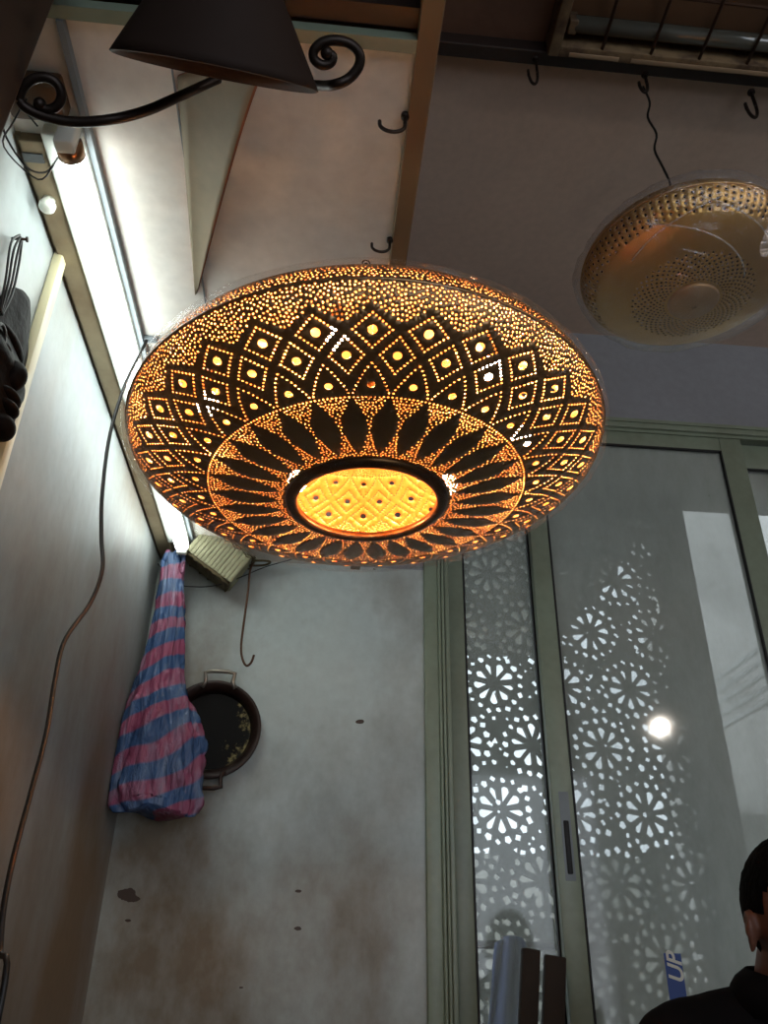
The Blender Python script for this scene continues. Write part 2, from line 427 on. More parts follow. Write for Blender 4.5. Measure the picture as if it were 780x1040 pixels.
for x in (.32, .93): tube(b, [(x, 2.64, pA.z-.03), (x, 2.64, -.05)], .012, 10)
tag(link('clothes_rail', b, M_iron), 'low dark rail carrying the blue cloth outside the glass', 'rail')

# ------------------------------------------------------------------ perforated lamp shells
def perforated(bm, nsec, s0, s1, prof, dots, steps, mi=0):
    """surface of revolution with real holes. dots: (theta_deg, s, radius[, nverts]) inside one sector, |theta| <= half (+overhang)"""
    half = 180.0/nsec; k = .0174533*.3       # plan: u = theta*k (metres at r=.3)
    verts = []; edges = []; faces = []
    U = half*k
    ns = max(2, int((s1-s0)/steps)); nu = 4
    def edge_line(ps):
        i = len(verts); verts.extend(Vector(p) for p in ps)
        for a in range(len(ps)-1): edges.append((i+a, i+a+1))
    edge_line([(-U, s0+(s1-s0)*i/ns) for i in range(ns+1)]); edge_line([(U, s0+(s1-s0)*i/ns) for i in range(ns+1)])
    edge_line([(-U+2*U*i/nu, s0) for i in range(nu+1)]); edge_line([(-U+2*U*i/nu, s1) for i in range(nu+1)])
    for d in dots:
        th, s, r = d[:3]; n = d[3] if len(d) > 3 else 6
        rs = prof(s)[0]; ur = r*.3/max(rs, .02); ph = 0
        i = len(verts); verts.extend(Vector((th*k+ur*math.cos(ph+2*PI*a/n), s+r*math.sin(ph+2*PI*a/n))) for a in range(n))
        faces.append([i+a for a in range(n)])
    for i in range(1, ns):
        for j in range(1, nu):
            verts.append(Vector((-U+2*U*j/nu, s0+(s1-s0)*i/ns)))
    vo, eo, fo, ov, oe, of = geo.delaunay_2d_cdt(verts, edges, faces, 0, 1e-7)
    tris = []
    for f, o in zip(fo, of):
        c = (vo[f[0]]+vo[f[1]]+vo[f[2]])/3
        if o or not (-U < c.x < U and s0 < c.y < s1): continue
        tris.append(f)
    used = sorted({i for f in tris for i in f})
    start = len(bm.verts)
    for n in range(nsec):
        mp = {}
        for i in used:
            p = vo[i]; r, z = prof(p.y); a = p.x/k*.0174533 + 2*PI*n/nsec - PI/2
            mp[i] = bm.verts.new((r*math.cos(a), r*math.sin(a), z))
        for f in tris: 
            fc = bm.faces.new([mp[i] for i in f]); fc.material_index = mi
    bmesh.ops.remove_doubles(bm, verts=bm.verts[:], dist=1.5e-5)
    bmesh.ops.recalc_face_normals(bm, faces=bm.faces[:])

def make_profile(a, cl, cu, p):
    def pt(ph):
        c = cl if ph < 0 else cu
        return (a*abs(math.cos(ph))**(2/p), c*math.copysign(abs(math.sin(ph))**(2/p), math.sin(ph)))
    def table(lo, hi, c):
        n = 1500; P = [pt(lo+(hi-lo)*i/n) for i in range(n+1)]; Ls = [0]
        for i in range(1, n+1): Ls.append(Ls[-1]+math.hypot(P[i][0]-P[i-1][0], P[i][1]-P[i-1][1]))
        return P, Ls
    lowT = table(-PI/2, 0, cl); upT = table(PI/2, 0, cu)
    import bisect
    def look(T, s):
        P, Ls = T; i = min(max(bisect.bisect_left(Ls, s), 1), len(Ls)-1)
        t = (s-Ls[i-1])/max(Ls[i]-Ls[i-1], 1e-9)
        return (P[i-1][0]+(P[i][0]-P[i-1][0])*t, P[i-1][1]+(P[i][1]-P[i-1][1])*t)
    return (lambda s: look(lowT, s)), (lambda s: look(upT, s)), lowT[1][-1], upT[1][-1]

A_, CL_, CU_ = .320, .088, .110
pl, pu, SL, SU = make_profile(A_, CL_, CU_, 2.1)
NS = 30; HALF = 6.0
def line_dots(P, sp, prof, closed=False):
    out = []
    for (a, b_) in zip(P, P[1:]+(P[:1] if closed else [])):
        r = prof((a[1]+b_[1])/2)[0]
        L = math.hypot((a[0]-b_[0])*.0174533*r, a[1]-b_[1]); n = max(1, round(L/sp))
        for i in range(n): out.append((a[0]+(b_[0]-a[0])*i/n, a[1]+(b_[1]-a[1])*i/n))
    if not closed: out.append(P[-1])
    return out
def pattern(prof, SE, petals=True, seed=1, sparse=1.0, smin=.112):
    D = []
    rs = .00140; rb = .0052
    def add(pts, r=rs, n=6):
        for t, s in pts:
            for sh in (-12, 0, 12):
                if abs(t+sh) < HALF+1.2: 
                    if all(abs(t+sh-d[0]) > .02 or abs(s-d[1]) > .0004 for d in D): D.append((t+sh, s, r, n))
    sp = .0045
    # row 1 diamonds
    add(line_dots([(0, .274), (4.2, .2945), (0, .312), (-4.2, .2945)], sp, prof, True)); D.append((0, .294, rb, 12))
    # row 2 diamonds
    add(line_dots([(6, .243), (10.1, .2655), (6, .287), (1.9, .2655)], sp, prof, True))
    D.append((6, .2655, rb*.95, 12)); D.append((-6, .2655, rb*.95, 12))
    # row 3 arches
    arch = []
    for i in range(9):
        t = i/8; arch.append((5.35*(1-t**1.5)*(1-.12*math.sin(PI*t))+.0, .2165+(.2555-.2165)*t))
    add(line_dots(arch, sp, prof)); add(line_dots([(-a, s) for a, s in arch], sp, prof)[:-1])
    D.append((0, .2275, rb*.85, 12))
    # circle of dots
    if petals:
        n = 9
        add([(-6+12*(i+.5)/n, .2105) for i in range(n)])
    # stipple, best-candidate packing in one sector with wrap-round
    R = random.Random(seed)
    fixed = [(t, s, r) for t, s, r, *_ in D]
    cells = {}
    def key(x, s): return (int(x//.006), int(s//.006))
    pts = []
    def okpt(t, s, dist, rr):
        r = prof(s)[0]; 
        for (a, b_, q) in fixed:
            dx = (t-a)*.0174533*r
            if abs(b_-s) < .014 and dx*dx+(b_-s)**2 < (q+rr+.0009)**2 + 1e-12: return False
        for sh in (-12, 0, 12):
            for (a, b_) in cells.get(int(s/.005), [])+cells.get(int(s/.005)-1, [])+cells.get(int(s/.005)+1, []):
                dx = (t-a-sh)*.0174533*r
                if dx*dx+(b_-s)**2 < dist*dist: return False
        return True
    def region(s, t):
        at = abs(t)
        if s > .323-(at/6)*.0215: return 'o'
        if petals and smin < s < .2075:
            u = (s-.1125)/(.2085-.1125)
            w = 5.25*math.sin(PI*u)**.92 if 0 < u < 1 else 0
            if (6-at) > w + .22*(.16/prof(s)[0]) : return 'i'
        return None
    for (reg, lo, hi, dist, rr, tries) in (('i', smin, .2085, .0036, .00116, 16000), ('o', .298, SE-.0035, .0041, .00134, 24000)):
        for _ in range(int(tries)):
            s = R.uniform(lo, hi); t = R.uniform(-6, 6)
            if region(s, t) != reg: continue
            if okpt(t, s, dist, rr):
                cells.setdefault(int(s/.005), []).append((t, s)); pts.append((t, s, rr))
    for t, s, rr in pts:
        for sh in (-12, 0, 12):
            if abs(t+sh) < HALF+1.0: D.append((t+sh, s, rr, 6))
    return D

def two_sided(name, c_out, c_in, r_out, r_in, var=.3):
    mo = simple(name+' outside', c_out, r_out, .8, var, 10, 0)
    mi = simple(name+' inside', c_in, r_in, .85, .08, 10, 0)
    return mo, mi
M_patina, M_brassin = two_sided('patinated brass', (150, 118, 80), (250, 194, 120), .34, .42)
M_bronze = simple('dark bronze', (88, 64, 40), .3, 1.0, .2)

LC = Vector((.05, .93, 1.738+CL_*.955))
TILT = Euler((0, math.radians(-1.7), math.radians(-2.9)))
lamp = empty('pendant_lamp', LC, 'large glowing disc lamp of pierced dark brass hanging in the centre', 'pendant lamp')
def attach(bm, name, mats, smooth=True, ang=None, parent=None, base=LC, root=lamp):
    o = link(name, bm, mats, None, smooth, ang); o.parent = parent or root; return o
D = pattern(pl, SL, True, 1)
b = BM(); perforated(b, NS, .104, SL-.001, pl, D, .009)
lower = attach(b, 'lower_shell', [M_patina, M_brassin], True)
Du = pattern(pu, SU, True, 2)
Du = [d for d in Du]
b = BM(); perforated(b, NS, .03, SU-.001, pu, Du, .011)
upper = attach(b, 'upper_shell', [M_patina, M_brassin], True)
for o in (lower, upper):
    md = o.modifiers.new('thickness', 'SOLIDIFY'); md.thickness = .0009; md.offset = -1; md.material_offset = 1; md.material_offset_rim = 1; md.use_even_offset = False
b = BM(); lathe(b, [(A_-.0005, -.0022), (A_+.0012, -.0022), (A_+.0018, 0), (A_+.0012, .0022), (A_-.0005, .0022)], 120, close=True); attach(b, 'seam_band', M_patina)
zr = pl(.106)[1]
b = BM(); lathe(b, [(.0925, zr+.004), (.0925, zr-.004), (.095, zr-.007), (.099, zr-.0075), (.1035, zr-.006), (.1075, zr-.0025), (.1085, zr+.002), (.104, zr+.004)], 96, close=True)
attach(b, 'bottom_ring', M_bronze)
ztop = pu(.03)[1]
b = BM(); lathe(b, [(.0, ztop+.014), (.02, ztop+.013), (.034, ztop+.004), (.035, ztop-.001), (.0, ztop-.001)], 40); attach(b, 'top_cap', M_bronze)
b = BM()
zt = 2.178-LC.z
tube(b, [(0, 0, ztop+.01), (.0, 0, zt)], .0035, 8)
attach(b, 'hanging_rod', M_blackcord)
b = BM(); tube(b, [(.006*math.cos(t)+0, 0, zt+.002+.006*math.sin(t)) for t in [2*PI*i/14 for i in range(14)]], .0012, 6, closed=True); attach(b, 'ring', M_iron)
M_bulb = emit('warm bulb', (1, .56, .28, 1), 440.0)
M_socket = simple('brass socket', (150, 110, 60), .4, .9)
for (px, py) in ((338, 322), (527, 362), (530, 448), (455, 495), (302, 487), (197, 402)):
    p = Matrix.Rotation(math.radians(2.9), 3, 'Z') @ (onZ(px, py, LC.z+.005)-LC)
    rr_ = math.hypot(p.x, p.y)
    if rr_ > .225: p.x *= .225/rr_; p.y *= .225/rr_
    b = BM(); lathe(b, [(0, -.016), (.008, -.014), (.0135, -.006), (.0145, 0), (.012, .009), (.0075, .016)], 20, Matrix.Translation(Vector((p.x, p.y, p.z)))); bo = attach(b, 'light_bulb', M_bulb)
    b = BM(); lathe(b, [(.0, .014), (.009, .015), (.009, .032), (.004, .034), (.004, .052), (0, .052)], 16, Matrix.Translation(Vector((p.x, p.y, p.z)))); attach(b, 'bulb_socket', M_socket)
# loosely wrapped clear film round the lamp
def wrap(a, cl, cu, amp, seed, seg=120, rows=50):
    b = BM(); g = []
    for i in range(rows+1):
        ph = -PI/2+PI*i/rows; c = cl if ph < 0 else cu
        r = a*abs(math.cos(ph))**.95; z = c*math.copysign(abs(math.sin(ph))**.95, math.sin(ph)); row = []
        for k in range(seg):
            t = 2*PI*k/seg; q = Vector((math.cos(t)*r*9+seed, math.sin(t)*r*9, z*14))
            n = mnoise.noise(q)*.6+mnoise.noise(q*2.7)*.4
            ridge = abs(mnoise.noise(Vector((t*6, z*9, seed))))
            d = 1+amp*(.35+n)+amp*.5*ridge
            row.append(b.verts.new((r*d*math.cos(t), r*d*math.sin(t), z*d)))
        g.append(row)
    for i in range(rows):
        for k in range(seg): b.faces.new((g[i][k], g[i][(k+1) % seg], g[i+1][(k+1) % seg], g[i+1][k]))
    bmesh.ops.remove_doubles(b, verts=b.verts[:], dist=1e-4); bmesh.ops.recalc_face_normals(b, faces=b.faces[:])
    return b
attach(wrap(A_+.006, CL_+.014, CU_+.006, .008, 3.0), 'clear_film', film('clear film', .006, .17, .14, (1, 1, 1, 1), .06))
lamp.rotation_euler = TILT

# ------------------------------------------------------------------ second lamp, unlit gold brass
M_gold, M_goldin = two_sided('gold brass', (214, 170, 98), (44, 32, 20), .42, .6, .15)  # inner side coloured near black: shade behind the holes painted in
L2 = Vector((.735, 1.19, 2.512)); A2, C2L, C2U = .219, .096, .085
p2l, p2u, S2L, S2U = make_profile(A2, C2L, C2U, 2.0)
lamp2 = empty('pendant_lamp', L2, 'small unlit gold brass disc lamp wrapped in clear film, hanging at right', 'pendant lamp')
def ring_pattern(prof, rows, n_half, r):
    D = []
    for i, s in enumerate(rows):
        rr_ = r*1.12*min(1.0, prof(s)[0]/.09)**.5
        off = 0 if i % 2 else n_half
        for sh in ((-n_half, n_half) if off else (0,)):
            D.append((sh, s, rr_, 6))
    return D
rowsA = [.060+.0062*i for i in range(11)]
rowsB = [.205+.0062*i for i in range(int((S2L-.004-.205)/.0062)+1)]
D2 = ring_pattern(p2l, rowsA, 180/44, .0026) + ring_pattern(p2l, rowsB, 180/44, .0028)
b = BM(); perforated(b, 44, .0, S2L-.0005, lambda s: (max(p2l(s)[0], .0004), p2l(s)[1]), D2, .007)
o = attach(b, 'lower_shell', [M_gold, M_goldin], root=lamp2)
D3 = ring_pattern(p2u, [.05+.0075*i for i in range(int((S2U-.054)/.0075))], 180/44, .0028)
b = BM(); perforated(b, 44, .02, S2U-.0005, p2u, D3, .008)
o2 = attach(b, 'upper_shell', [M_gold, M_goldin], root=lamp2)
for q in (o, o2):
    md = q.modifiers.new('thickness', 'SOLIDIFY'); md.thickness = .0009; md.offset = -1; md.material_offset = 1; md.use_even_offset = False
b = BM(); lathe(b, [(A2-.0005, -.002), (A2+.0015, -.002), (A2+.0015, .002), (A2-.0005, .002)], 96, close=True); attach(b, 'seam_band', M_gold, root=lamp2)
zt2 = p2u(.02)[1]
b = BM(); lathe(b, [(0, zt2+.012), (.018, zt2+.008), (.024, zt2-.001), (0, zt2-.001)], 32); attach(b, 'top_cap', M_gold, root=lamp2)
b = BM(); lathe(b, [(0, -C2L-.004), (.048, -C2L-.003), (.052, -C2L+.003), (0, -C2L+.004)], 48); attach(b, 'bottom_disc', simple('pale brass disc', (204, 168, 124), .5, .7), root=lamp2)
b = BM()
top = onZ(653, 88, 3.075)-L2
pts = [Vector((0, 0, zt2+.01))]
n = 9
wob = [0, .006, -.004, .010, .002, -.008, .006, -.006, .008]
for i in range(1, n): 
    t = i/n; pts.append(Vector((0, 0, zt2+.01)).lerp(top, t)+Vector((wob[i], 0, 0)))
pts.append(top)
tube(b, smooth_path(pts, 4), .0028, 6); attach(b, 'twisted_wire', M_blackcord, root=lamp2)
attach(wrap(A2+.008, C2L+.014, C2U+.008, .05, 9.0), 'clear_film', film('crumpled film', .09, .36, .16, (.95, .93, .95, 1), .25), root=lamp2)
b = BM()
for (t0, t1, ra, rb_) in ((3.9, 5.35, .95, .50), (4.4, 5.75, .99, .72), (3.6, 4.6, .80, .98)):
    P = []
    for i in range(14):
        u = i/13; t = t0+(t1-t0)*u; r = (ra+(rb_-ra)*u)*A2
        z = -C2L*math.sqrt(max(0, 1-(min(r/A2, .995))**2))*1.13-.010; P.append((r*math.cos(t), r*math.sin(t), z))
    tube(b, P, .0016, 5)
attach(b, 'film_crease', film('film crease', .25, .4, .2, (.95, .93, .9, 1), .5), root=lamp2)
M_film_tail = film('film tail', .16, .5, .18, (.95, .9, .9, 1), .35)
# gathered film tail at the lower right of the second lamp
b = BM(); g = []
for i in range(14):
    u = i/13; row = []
    for k in range(30):
        v = k/29; t = -1.25+1.35*v
        r = A2*(1.0-.30*u)+.02; z = -.035-.075*u*(1.0+.2*math.sin(9*v))
        wv = .007*math.sin(40*v+3*u)+.004*math.sin(91*v)
        row.append(b.verts.new(((r+wv)*math.cos(t), (r+wv)*math.sin(t), z+wv)))
    g.append(row)
for i in range(13):
    for k in range(29): b.faces.new((g[i][k], g[i][k+1], g[i+1][k+1], g[i+1][k]))
attach(b, 'film_tail', M_film_tail, root=lamp2)

# ------------------------------------------------------------------ hooks
def hook(px, py, z, h, w, side, label, rad=.0028, tip=.5, yoff=0, body=None):
    top = onZ(px, py, z)
    P = [Vector((0, 0, 0)), Vector((0, 0, -h*.55))]
    for i in range(9):
        a = PI*i/8*1.05; P.append(Vector((side*(w/2-w/2*math.cos(a)), 0, -h*.55-h*.45*math.sin(a))))
    P.append(Vector((side*w*1.0, 0, -h*tip)))
    b = BM(); tube(b, smooth_path(P, 3), rad, 8)
    o = link('iron_hook', b, M_iron, None, True); o.location = top
    b = BM(); lathe(b, [(0, -.002), (rad*2.2, -.002), (rad*2.2, .004), (0, .004)], 12); q = link('hook_plate', b, M_iron); q.parent = o
    tag(o, label, 'hook', 'iron hooks'); return o
hk = hook(407, 118, 2.19, .034, .034, -1, 'rusty open hook under the brown beam above the lit lamp', .0026, .42)
hk.rotation_euler[2] = .0; hk.location.x = .0735
hk = hook(391, 244, 2.19, .026, .028, -1, 'iron hook holding up the lit lamp under the brown beam', .0022, .35); hk.location.x = .0735
z3 = 3.11
hook(544, 60, z3, .100, .022, -1, 'iron hook on the dark ceiling beam, nearest the brown beam', .0035, .7)
hook(655, 76, z3, .070, .020, -1, 'iron hook with the wire of the small gold lamp', .0040, .7)
hook(763, 94, z3, .100, .026, -1, 'iron hook on the dark ceiling beam at far right of the photo', .0042, .7)

# ------------------------------------------------------------------ caged ceiling light, top right
cg0 = onZ(560, 52, 3.10)
gx0, gy1 = cg0.x-.01, 1.10
gx1, gy0 = 1.75, .55
cage = empty('caged_ceiling_light', (gx0, gy0, 3.10), 'brown framed ceiling light behind a rusty wire grid, top right', 'ceiling light')
M_rust = simple('rusty wire', (70, 48, 34), .7, .5, .3, 40)
M_oldframe = stained('peeling frame paint', (126, 104, 74), (64, 44, 30), 14, .42, .6, .9, .7)
b = BM(); w = .026
box(b, (gx0, gy0, 3.085), (gx0+w, gy1, 3.15), bev=.003); box(b, (gx1-w, gy0, 3.085), (gx1, gy1, 3.15), bev=.003)
box(b, (gx0+w, gy1-w, 3.085), (gx1-w, gy1, 3.15), bev=.003); box(b, (gx0+w, gy0, 3.085), (gx1-w, gy0+w, 3.15), bev=.003)
link('frame', b, M_oldframe, cage, True, 30)
b = BM(); box(b, (gx0+w, gy0+w, 3.143), (gx1-w, gy1-w, 3.150)); link('backing_tray', b, simple('brown tray', (92, 66, 44), .7, var=.3, scale=10), cage, False)
b = BM(); x = gx0+.115
while x < gx1-.05:
    tube(b, [(x, gy0+.01, 3.09), (x+.01, gy1-.01, 3.09)], .0042, 6); x += .118
y = gy1-.155
while y > gy0+.05:
    tube(b, [(gx0+.01, y, 3.094), (gx1-.01, y+.01, 3.094)], .0042, 6); y -= .155
link('wire_grid', b, M_rust, cage)
M_gt = simple('dull glass tube', (92, 92, 84), .12, .1, .2, 6, spec=1)
for yy in (gy1-.062, gy1-.24):
    b = BM(); tube(b, [(gx0+.05, yy, 3.118), (gx1-.05, yy, 3.118)], .019, 16); q = link('unlit_tube', b, M_gt, cage)
    b = BM(); box(b, (gx0+.035, yy-.016, 3.100), (gx0+.055, yy+.016, 3.14), bev=.002); link('tube_holder', b, M_oldframe, cage, True)
b = BM()
for (xa, xb_) in ((gx0+.05, gx0+.17), (gx0+.20, gx0+.75)): box(b, (xa, gy1-.014, 3.083), (xb_, gy1-.004, 3.0852), bev=.0005)
link('paint_strip', b, simple('pale old paint', (150, 126, 98), .7), cage, True)

# ------------------------------------------------------------------ fluorescent tube
fl = empty('fluorescent_light', (-.39, .76, 2.2), 'lit white fluorescent tube on batten along the left wall', 'tube light')
M_tube = emit('fluorescent glow', (.90, 1.0, .98, 1), 10.5)
b = BM(); tube(b, [(-.375, .745, 2.158), (-.375, 1.94, 2.158)], .0175, 20); link('tube', b, M_tube, fl)
b = BM(); box(b, (-.418, .742, 2.176), (-.361, 1.965, 2.2), bev=.004); link('fixture_body', b, simple('white enamel', (238, 240, 230), .35, var=.03), fl, True)
for (y0, y1) in ((.722, .742), (1.942, 1.958)):
    b = BM(); box(b, (-.388, y0, 2.138), (-.362, y1, 2.19), bev=.003); link('tube_holder', b, M_white, fl, True)
b = BM(); tube(b, [(-.375, .740, 2.158), (-.375, .760, 2.158)], .0182, 20); link('end_cap', b, simple('brass end cap', (150, 110, 80), .3, 1), fl)
# starter knob on the batten
p = onZ(49, 206, 2.176)
b = BM(); lathe(b, [(0, -.016), (.008, -.015), (.0115, -.011), (.012, -.004), (.009, 0), (.009, .006), (0, .006)], 24, Matrix.Translation(p)); link('starter', b, M_white, fl)
p = onZ(34, 160, 2.181)
b = BM(); box(b, (p.x-.014, p.y-.007, 2.179), (p.x+.014, p.y+.007, 2.182)); link('label_plate', b, simple('dark worn label', (70, 72, 72), .5, var=.4, scale=90), fl, False)
# ballast box and loose wires at the near end
b = BM(); box(b, (-.445, .665, 2.165), (-.372, .718, 2.2), bev=.007); o = link('junction_box', b, simple('brown bakelite', (92, 70, 48), .4), None, True, 40)
tag(o, 'brown junction box at the near end of the lit tube', 'junction box')
bw = BM()
tube(bw, smooth_path([(-.44, .69, 2.18), (-.452, .72, 2.15), (-.43, .76, 2.13), (-.41, .775, 2.14), (-.395, .765, 2.16)], 5), .0014, 6)
tube(bw, smooth_path([(-.41, .68, 2.18), (-.43, .70, 2.14), (-.455, .74, 2.14), (-.42, .78, 2.13), (-.40, .77, 2.15)], 5), .0012, 6)
tube(bw, smooth_path([(-.45, .64, 2.19), (-.43, .69, 2.17), (-.41, .72, 2.16)], 5), .0012, 6)
link('loose_wires', bw, M_blackcord, o)

# conduit on the left wall
b = BM(); box(b, (XL, .966, .4), (XL+.016, .990, 2.19), bev=.004); o = link('cable_conduit', b, M_cream, None, True, 40)
tag(o, 'cream plastic conduit running down the left wall', 'conduit')

# ------------------------------------------------------------------ black power cord hanging at the left
cp = [(150, 340, 1.17), (146, 352, 1.165), (128, 388, 1.15), (112, 440, 1.12), (104, 500, 1.09), (103, 545, 1.07), (104, 578, 1.05), (92, 612, 1.03), (66, 650, 1.0), (56, 690, .98), (47, 745, .95), (30, 810, .92), (14, 870, .89), (4, 920, .87), (0, 965, .86), (-3, 1040, .84)]
P = [onY(*c) for c in cp]; P[0].z = 2.198
P += [Vector((P[-1].x-.01, P[-1].y, P[-1].z-.4)), Vector((P[-1].x, P[-1].y, .02))]
b = BM(); tube(b, smooth_path(P, 6), .0030, 8)
o = link('power_cord', b, M_blackcord, None); tag(o, 'long black cord dangling from the white soffit beside the left wall', 'cord')
b = BM(); p0 = P[0]; box(b, (p0.x-.02, p0.y-.006, 2.190), (p0.x+.02, p0.y+.006, 2.2), bev=.002); link('cord_clip', b, M_greytrim, o)

# ------------------------------------------------------------------ curled ceiling board
b = BM(); n = 26; G = []
for i in range(n+1):
    t = i/n
    px = 180+18*t; py = 78+222*t
    a = onZ(px, py, 2.196)
    fx = 266-66*t**.82; fy = 72+226*t
    d = .075*(1-t)**1.2
    c = onZ(fx, fy, 2.196-d)
    row = []
    for j in range(9):
        s = j/8; q = a.lerp(c, s); q.z = 2.196-d*(s**1.7) if j < 8 else c.z
        row.append(q)
    G.append(row)
V = [[b.verts.new(q) for q in row] for row in G]
for i in range(n):
    for j in range(8): b.faces.new((V[i][j], V[i][j+1], V[i+1][j+1], V[i+1][j]))
bmesh.ops.recalc_face_normals(b, faces=b.faces[:])
M_edge = simple('brown board edge', (140, 84, 52), .8)
o = link('sagging_board', b, [stained('tan board', (138, 124, 98), (112, 98, 72), 6, .45, .8, .6, .7), M_edge], None, True)
md = o.modifiers.new('t', 'SOLIDIFY'); md.thickness = .005; md.offset = 1; md.material_offset_rim = 1
tag(o, 'tan board peeling down from the white soffit in a pointed curl', 'ceiling board')

# ------------------------------------------------------------------ tilted iron lamp with scroll arms (top left)
C0 = onY(215, 60, .47)
vr = (C0-CAM).normalized(); rt = (ray(225, 60)-ray(215, 60)).normalized(); rt = (rt-vr*rt.dot(vr)).normalized(); uv = vr.cross(rt)*-1
if uv.z < 0: uv = -uv
px_m = (C0-CAM).length/ (F*ray(215, 60).length) * 1.0
dist = (C0-CAM).length
mpp = dist/(F*math.hypot(1, math.hypot((215-390)/F, (520-60)/F)))     # metres per pixel there
def loc(px, py, depth=0):
    r = ray(px, py).normalized(); return CAM + r*((dist+depth)/r.dot(vr))
sc = empty('scroll_lamp', C0, 'dark brown metal lampshade with scrolled iron arms, tilted near the camera', 'lamp')
# shade: cone whose axis leans in the picture plane; rim circle between the two corner points
rl = loc(111, 51); rrr = loc(323, 94); rc = (rl+rrr)/2; rad = (rrr-rl).length/2
ax1 = (rrr-rl).normalized()
axis0 = loc(235, -55)-rc; axis0 = (axis0-ax1*axis0.dot(ax1)).normalized()
perp = ax1.cross(axis0).normalized()
if perp.dot(vr) < 0: perp = -perp                       # away from the camera
th = math.radians(4)
axis = (axis0*math.cos(th)+perp*math.sin(th)).normalized(); perp2 = (perp*math.cos(th)-axis0*math.sin(th)).normalized()
b = BM(); h = .100; rings = []
for i in range(12):
    t = i/11; rr_ = rad*(1-.62*t)
    rings.append([b.verts.new(rc+axis*(h*t)+(ax1*math.cos(2*PI*k/64)+perp2*math.sin(2*PI*k/64)*.95)*rr_) for k in range(64)])
for i in range(11):
    for k in range(64): b.faces.new((rings[i][k], rings[i][(k+1) % 64], rings[i+1][(k+1) % 64], rings[i+1][k]))
bmesh.ops.recalc_face_normals(b, faces=b.faces[:])
M_shade = simple('brown metal shade', (40, 28, 22), .7, .0, .15, 20, spec=.2)
o = link('lamp_shade', b, M_shade, sc); md = o.modifiers.new('t', 'SOLIDIFY'); md.thickness = .0018
b = BM(); tube(b, [rc+axis*(h*.4), rc+axis*(h+.05)], .008, 10); tube(b, [rc+axis*(h+.05), (rc+axis*(h+.05)).xy.to_3d()+Vector((0, 0, ZC))], .006, 8); link('stem', b, M_iron, sc)
def spiral(cx, cy, r0, r1, a0, a1, n, depth=0, sq=1):
    out = []
    for i in range(n):
        t = i/(n-1); r = r0+(r1-r0)*t; a = a0+(a1-a0)*t; out.append(loc(cx+r*math.cos(a), cy-r*sq*math.sin(a), depth))
    return out
# left arm: from under the shade, sweeping left and curling up into a scroll
P = [loc(222, 80, .12), loc(200, 90, .10), loc(180, 99, .06), loc(150, 112, .02), loc(115, 121), loc(78, 124), loc(48, 119), loc(27, 110), loc(20, 102)]
P += spiral(46, 100, 27, 8, PI*1.02, PI*-0.75, 20)
b = BM(); n = len(smooth_path(P, 4)); tube(b, smooth_path(P, 4), [.0050-.0006*i/n for i in range(n)], 10); link('scroll_arm', b, M_iron, sc)
e = P[-1]; b = BM(); ellipsoid(b, e, (.006, .006, .006)); link('scroll_knob', b, M_iron, sc)
P = [loc(296, 84, .12), loc(326, 87, .04), loc(340, 86), loc(354, 80), loc(364, 68), loc(365, 55), loc(356, 45), loc(342, 41), loc(328, 43), loc(319, 51), loc(319, 60), loc(327, 66), loc(336, 64), loc(338, 57), loc(332, 54)]
b = BM(); n = len(smooth_path(P, 4)); tube(b, smooth_path(P, 4), [.0052-.0008*i/n for i in range(n)], 10); link('scroll_arm', b, M_iron, sc)
b = BM(); ellipsoid(b, P[-1], (.0062, .0062, .0062)); link('scroll_knob', b, M_iron, sc)

# ------------------------------------------------------------------ carved mask and its cord loops, left wall
mk = empty('carved_mask', (XL, .98, 1.88), 'dark brown carved face hanging from black cord loops on the left wall', 'mask')
M_mask = simple('dark carved wood', (16, 10, 8), .6, 0, .35, 24, .5, spec=.06)
nail = onX(12, 242, XL)
# profile outline in pixels (right edge), the mask's nose points away from the wall
prof_px = [(316, 2), (322, 10), (330, 15), (340, 17), (343, 16), (349, 19), (356, 21), (364, 20), (372, 22), (380, 23), (388, 25), (394, 25), (399, 22), (404, 20), (414, 19), (424, 17), (434, 14), (444, 9), (454, 3), (458, 0)]
b = BM(); rings = []; YM = .94
for i, (py, px) in enumerate(prof_px):
    q = onY(px, py, YM)
    dep = q.x-XL-.004
    half = .072*math.sin(PI*(i+.6)/(len(prof_px)+.2))**.55
    ring = []
    for k in range(24):
        a = PI*k/23
        wv = 1+.03*math.sin(5*a+i*.9)
        ring.append(b.verts.new((XL+.004+max(dep, .01)*math.sin(a)**.75*wv*(1 if 0 else 1), YM-.03-half*math.cos(a), q.z)))
    rings.append(ring)
for i in range(len(rings)-1):
    for k in range(23): b.faces.new((rings[i][k], rings[i][k+1], rings[i+1][k+1], rings[i+1][k]))
    b.faces.new((rings[i][23], rings[i][0], rings[i+1][0], rings[i+1][23]))
b.faces.new(rings[0]); b.faces.new(rings[-1][::-1])
for (px, py, rr3) in ((7, 350, (.018, .050, .014)), (12, 382, (.020, .018, .024)), (8, 404, (.016, .026, .009)), (7, 415, (.015, .022, .009)), (1, 434, (.018, .022, .018))):
    q = onY(px, py, YM-.03); ellipsoid(b, (q.x, YM-.03, q.z), rr3)
for sy_ in (-1, 1):
    q = onY(10, 368, YM-.03); ellipsoid(b, (q.x, YM-.03+sy_*.028, q.z), (.010, .014, .008))
bmesh.ops.recalc_face_normals(b, faces=b.faces[:])
link('face', b, M_mask, mk)
b = BM(); tube(b, [nail+Vector((-.002, 0, 0)), nail+Vector((.02, 0, .0))], .002, 8); lathe(b, [(0, 0), (.004, 0), (.004, .002), (0, .002)], 12, Matrix.Translation(nail+Vector((.02, 0, 0))) @ Matrix.Rotation(PI/2, 4, 'Y')); link('nail', b, M_iron, mk)
mt = onX(1, 318, XL+.012)
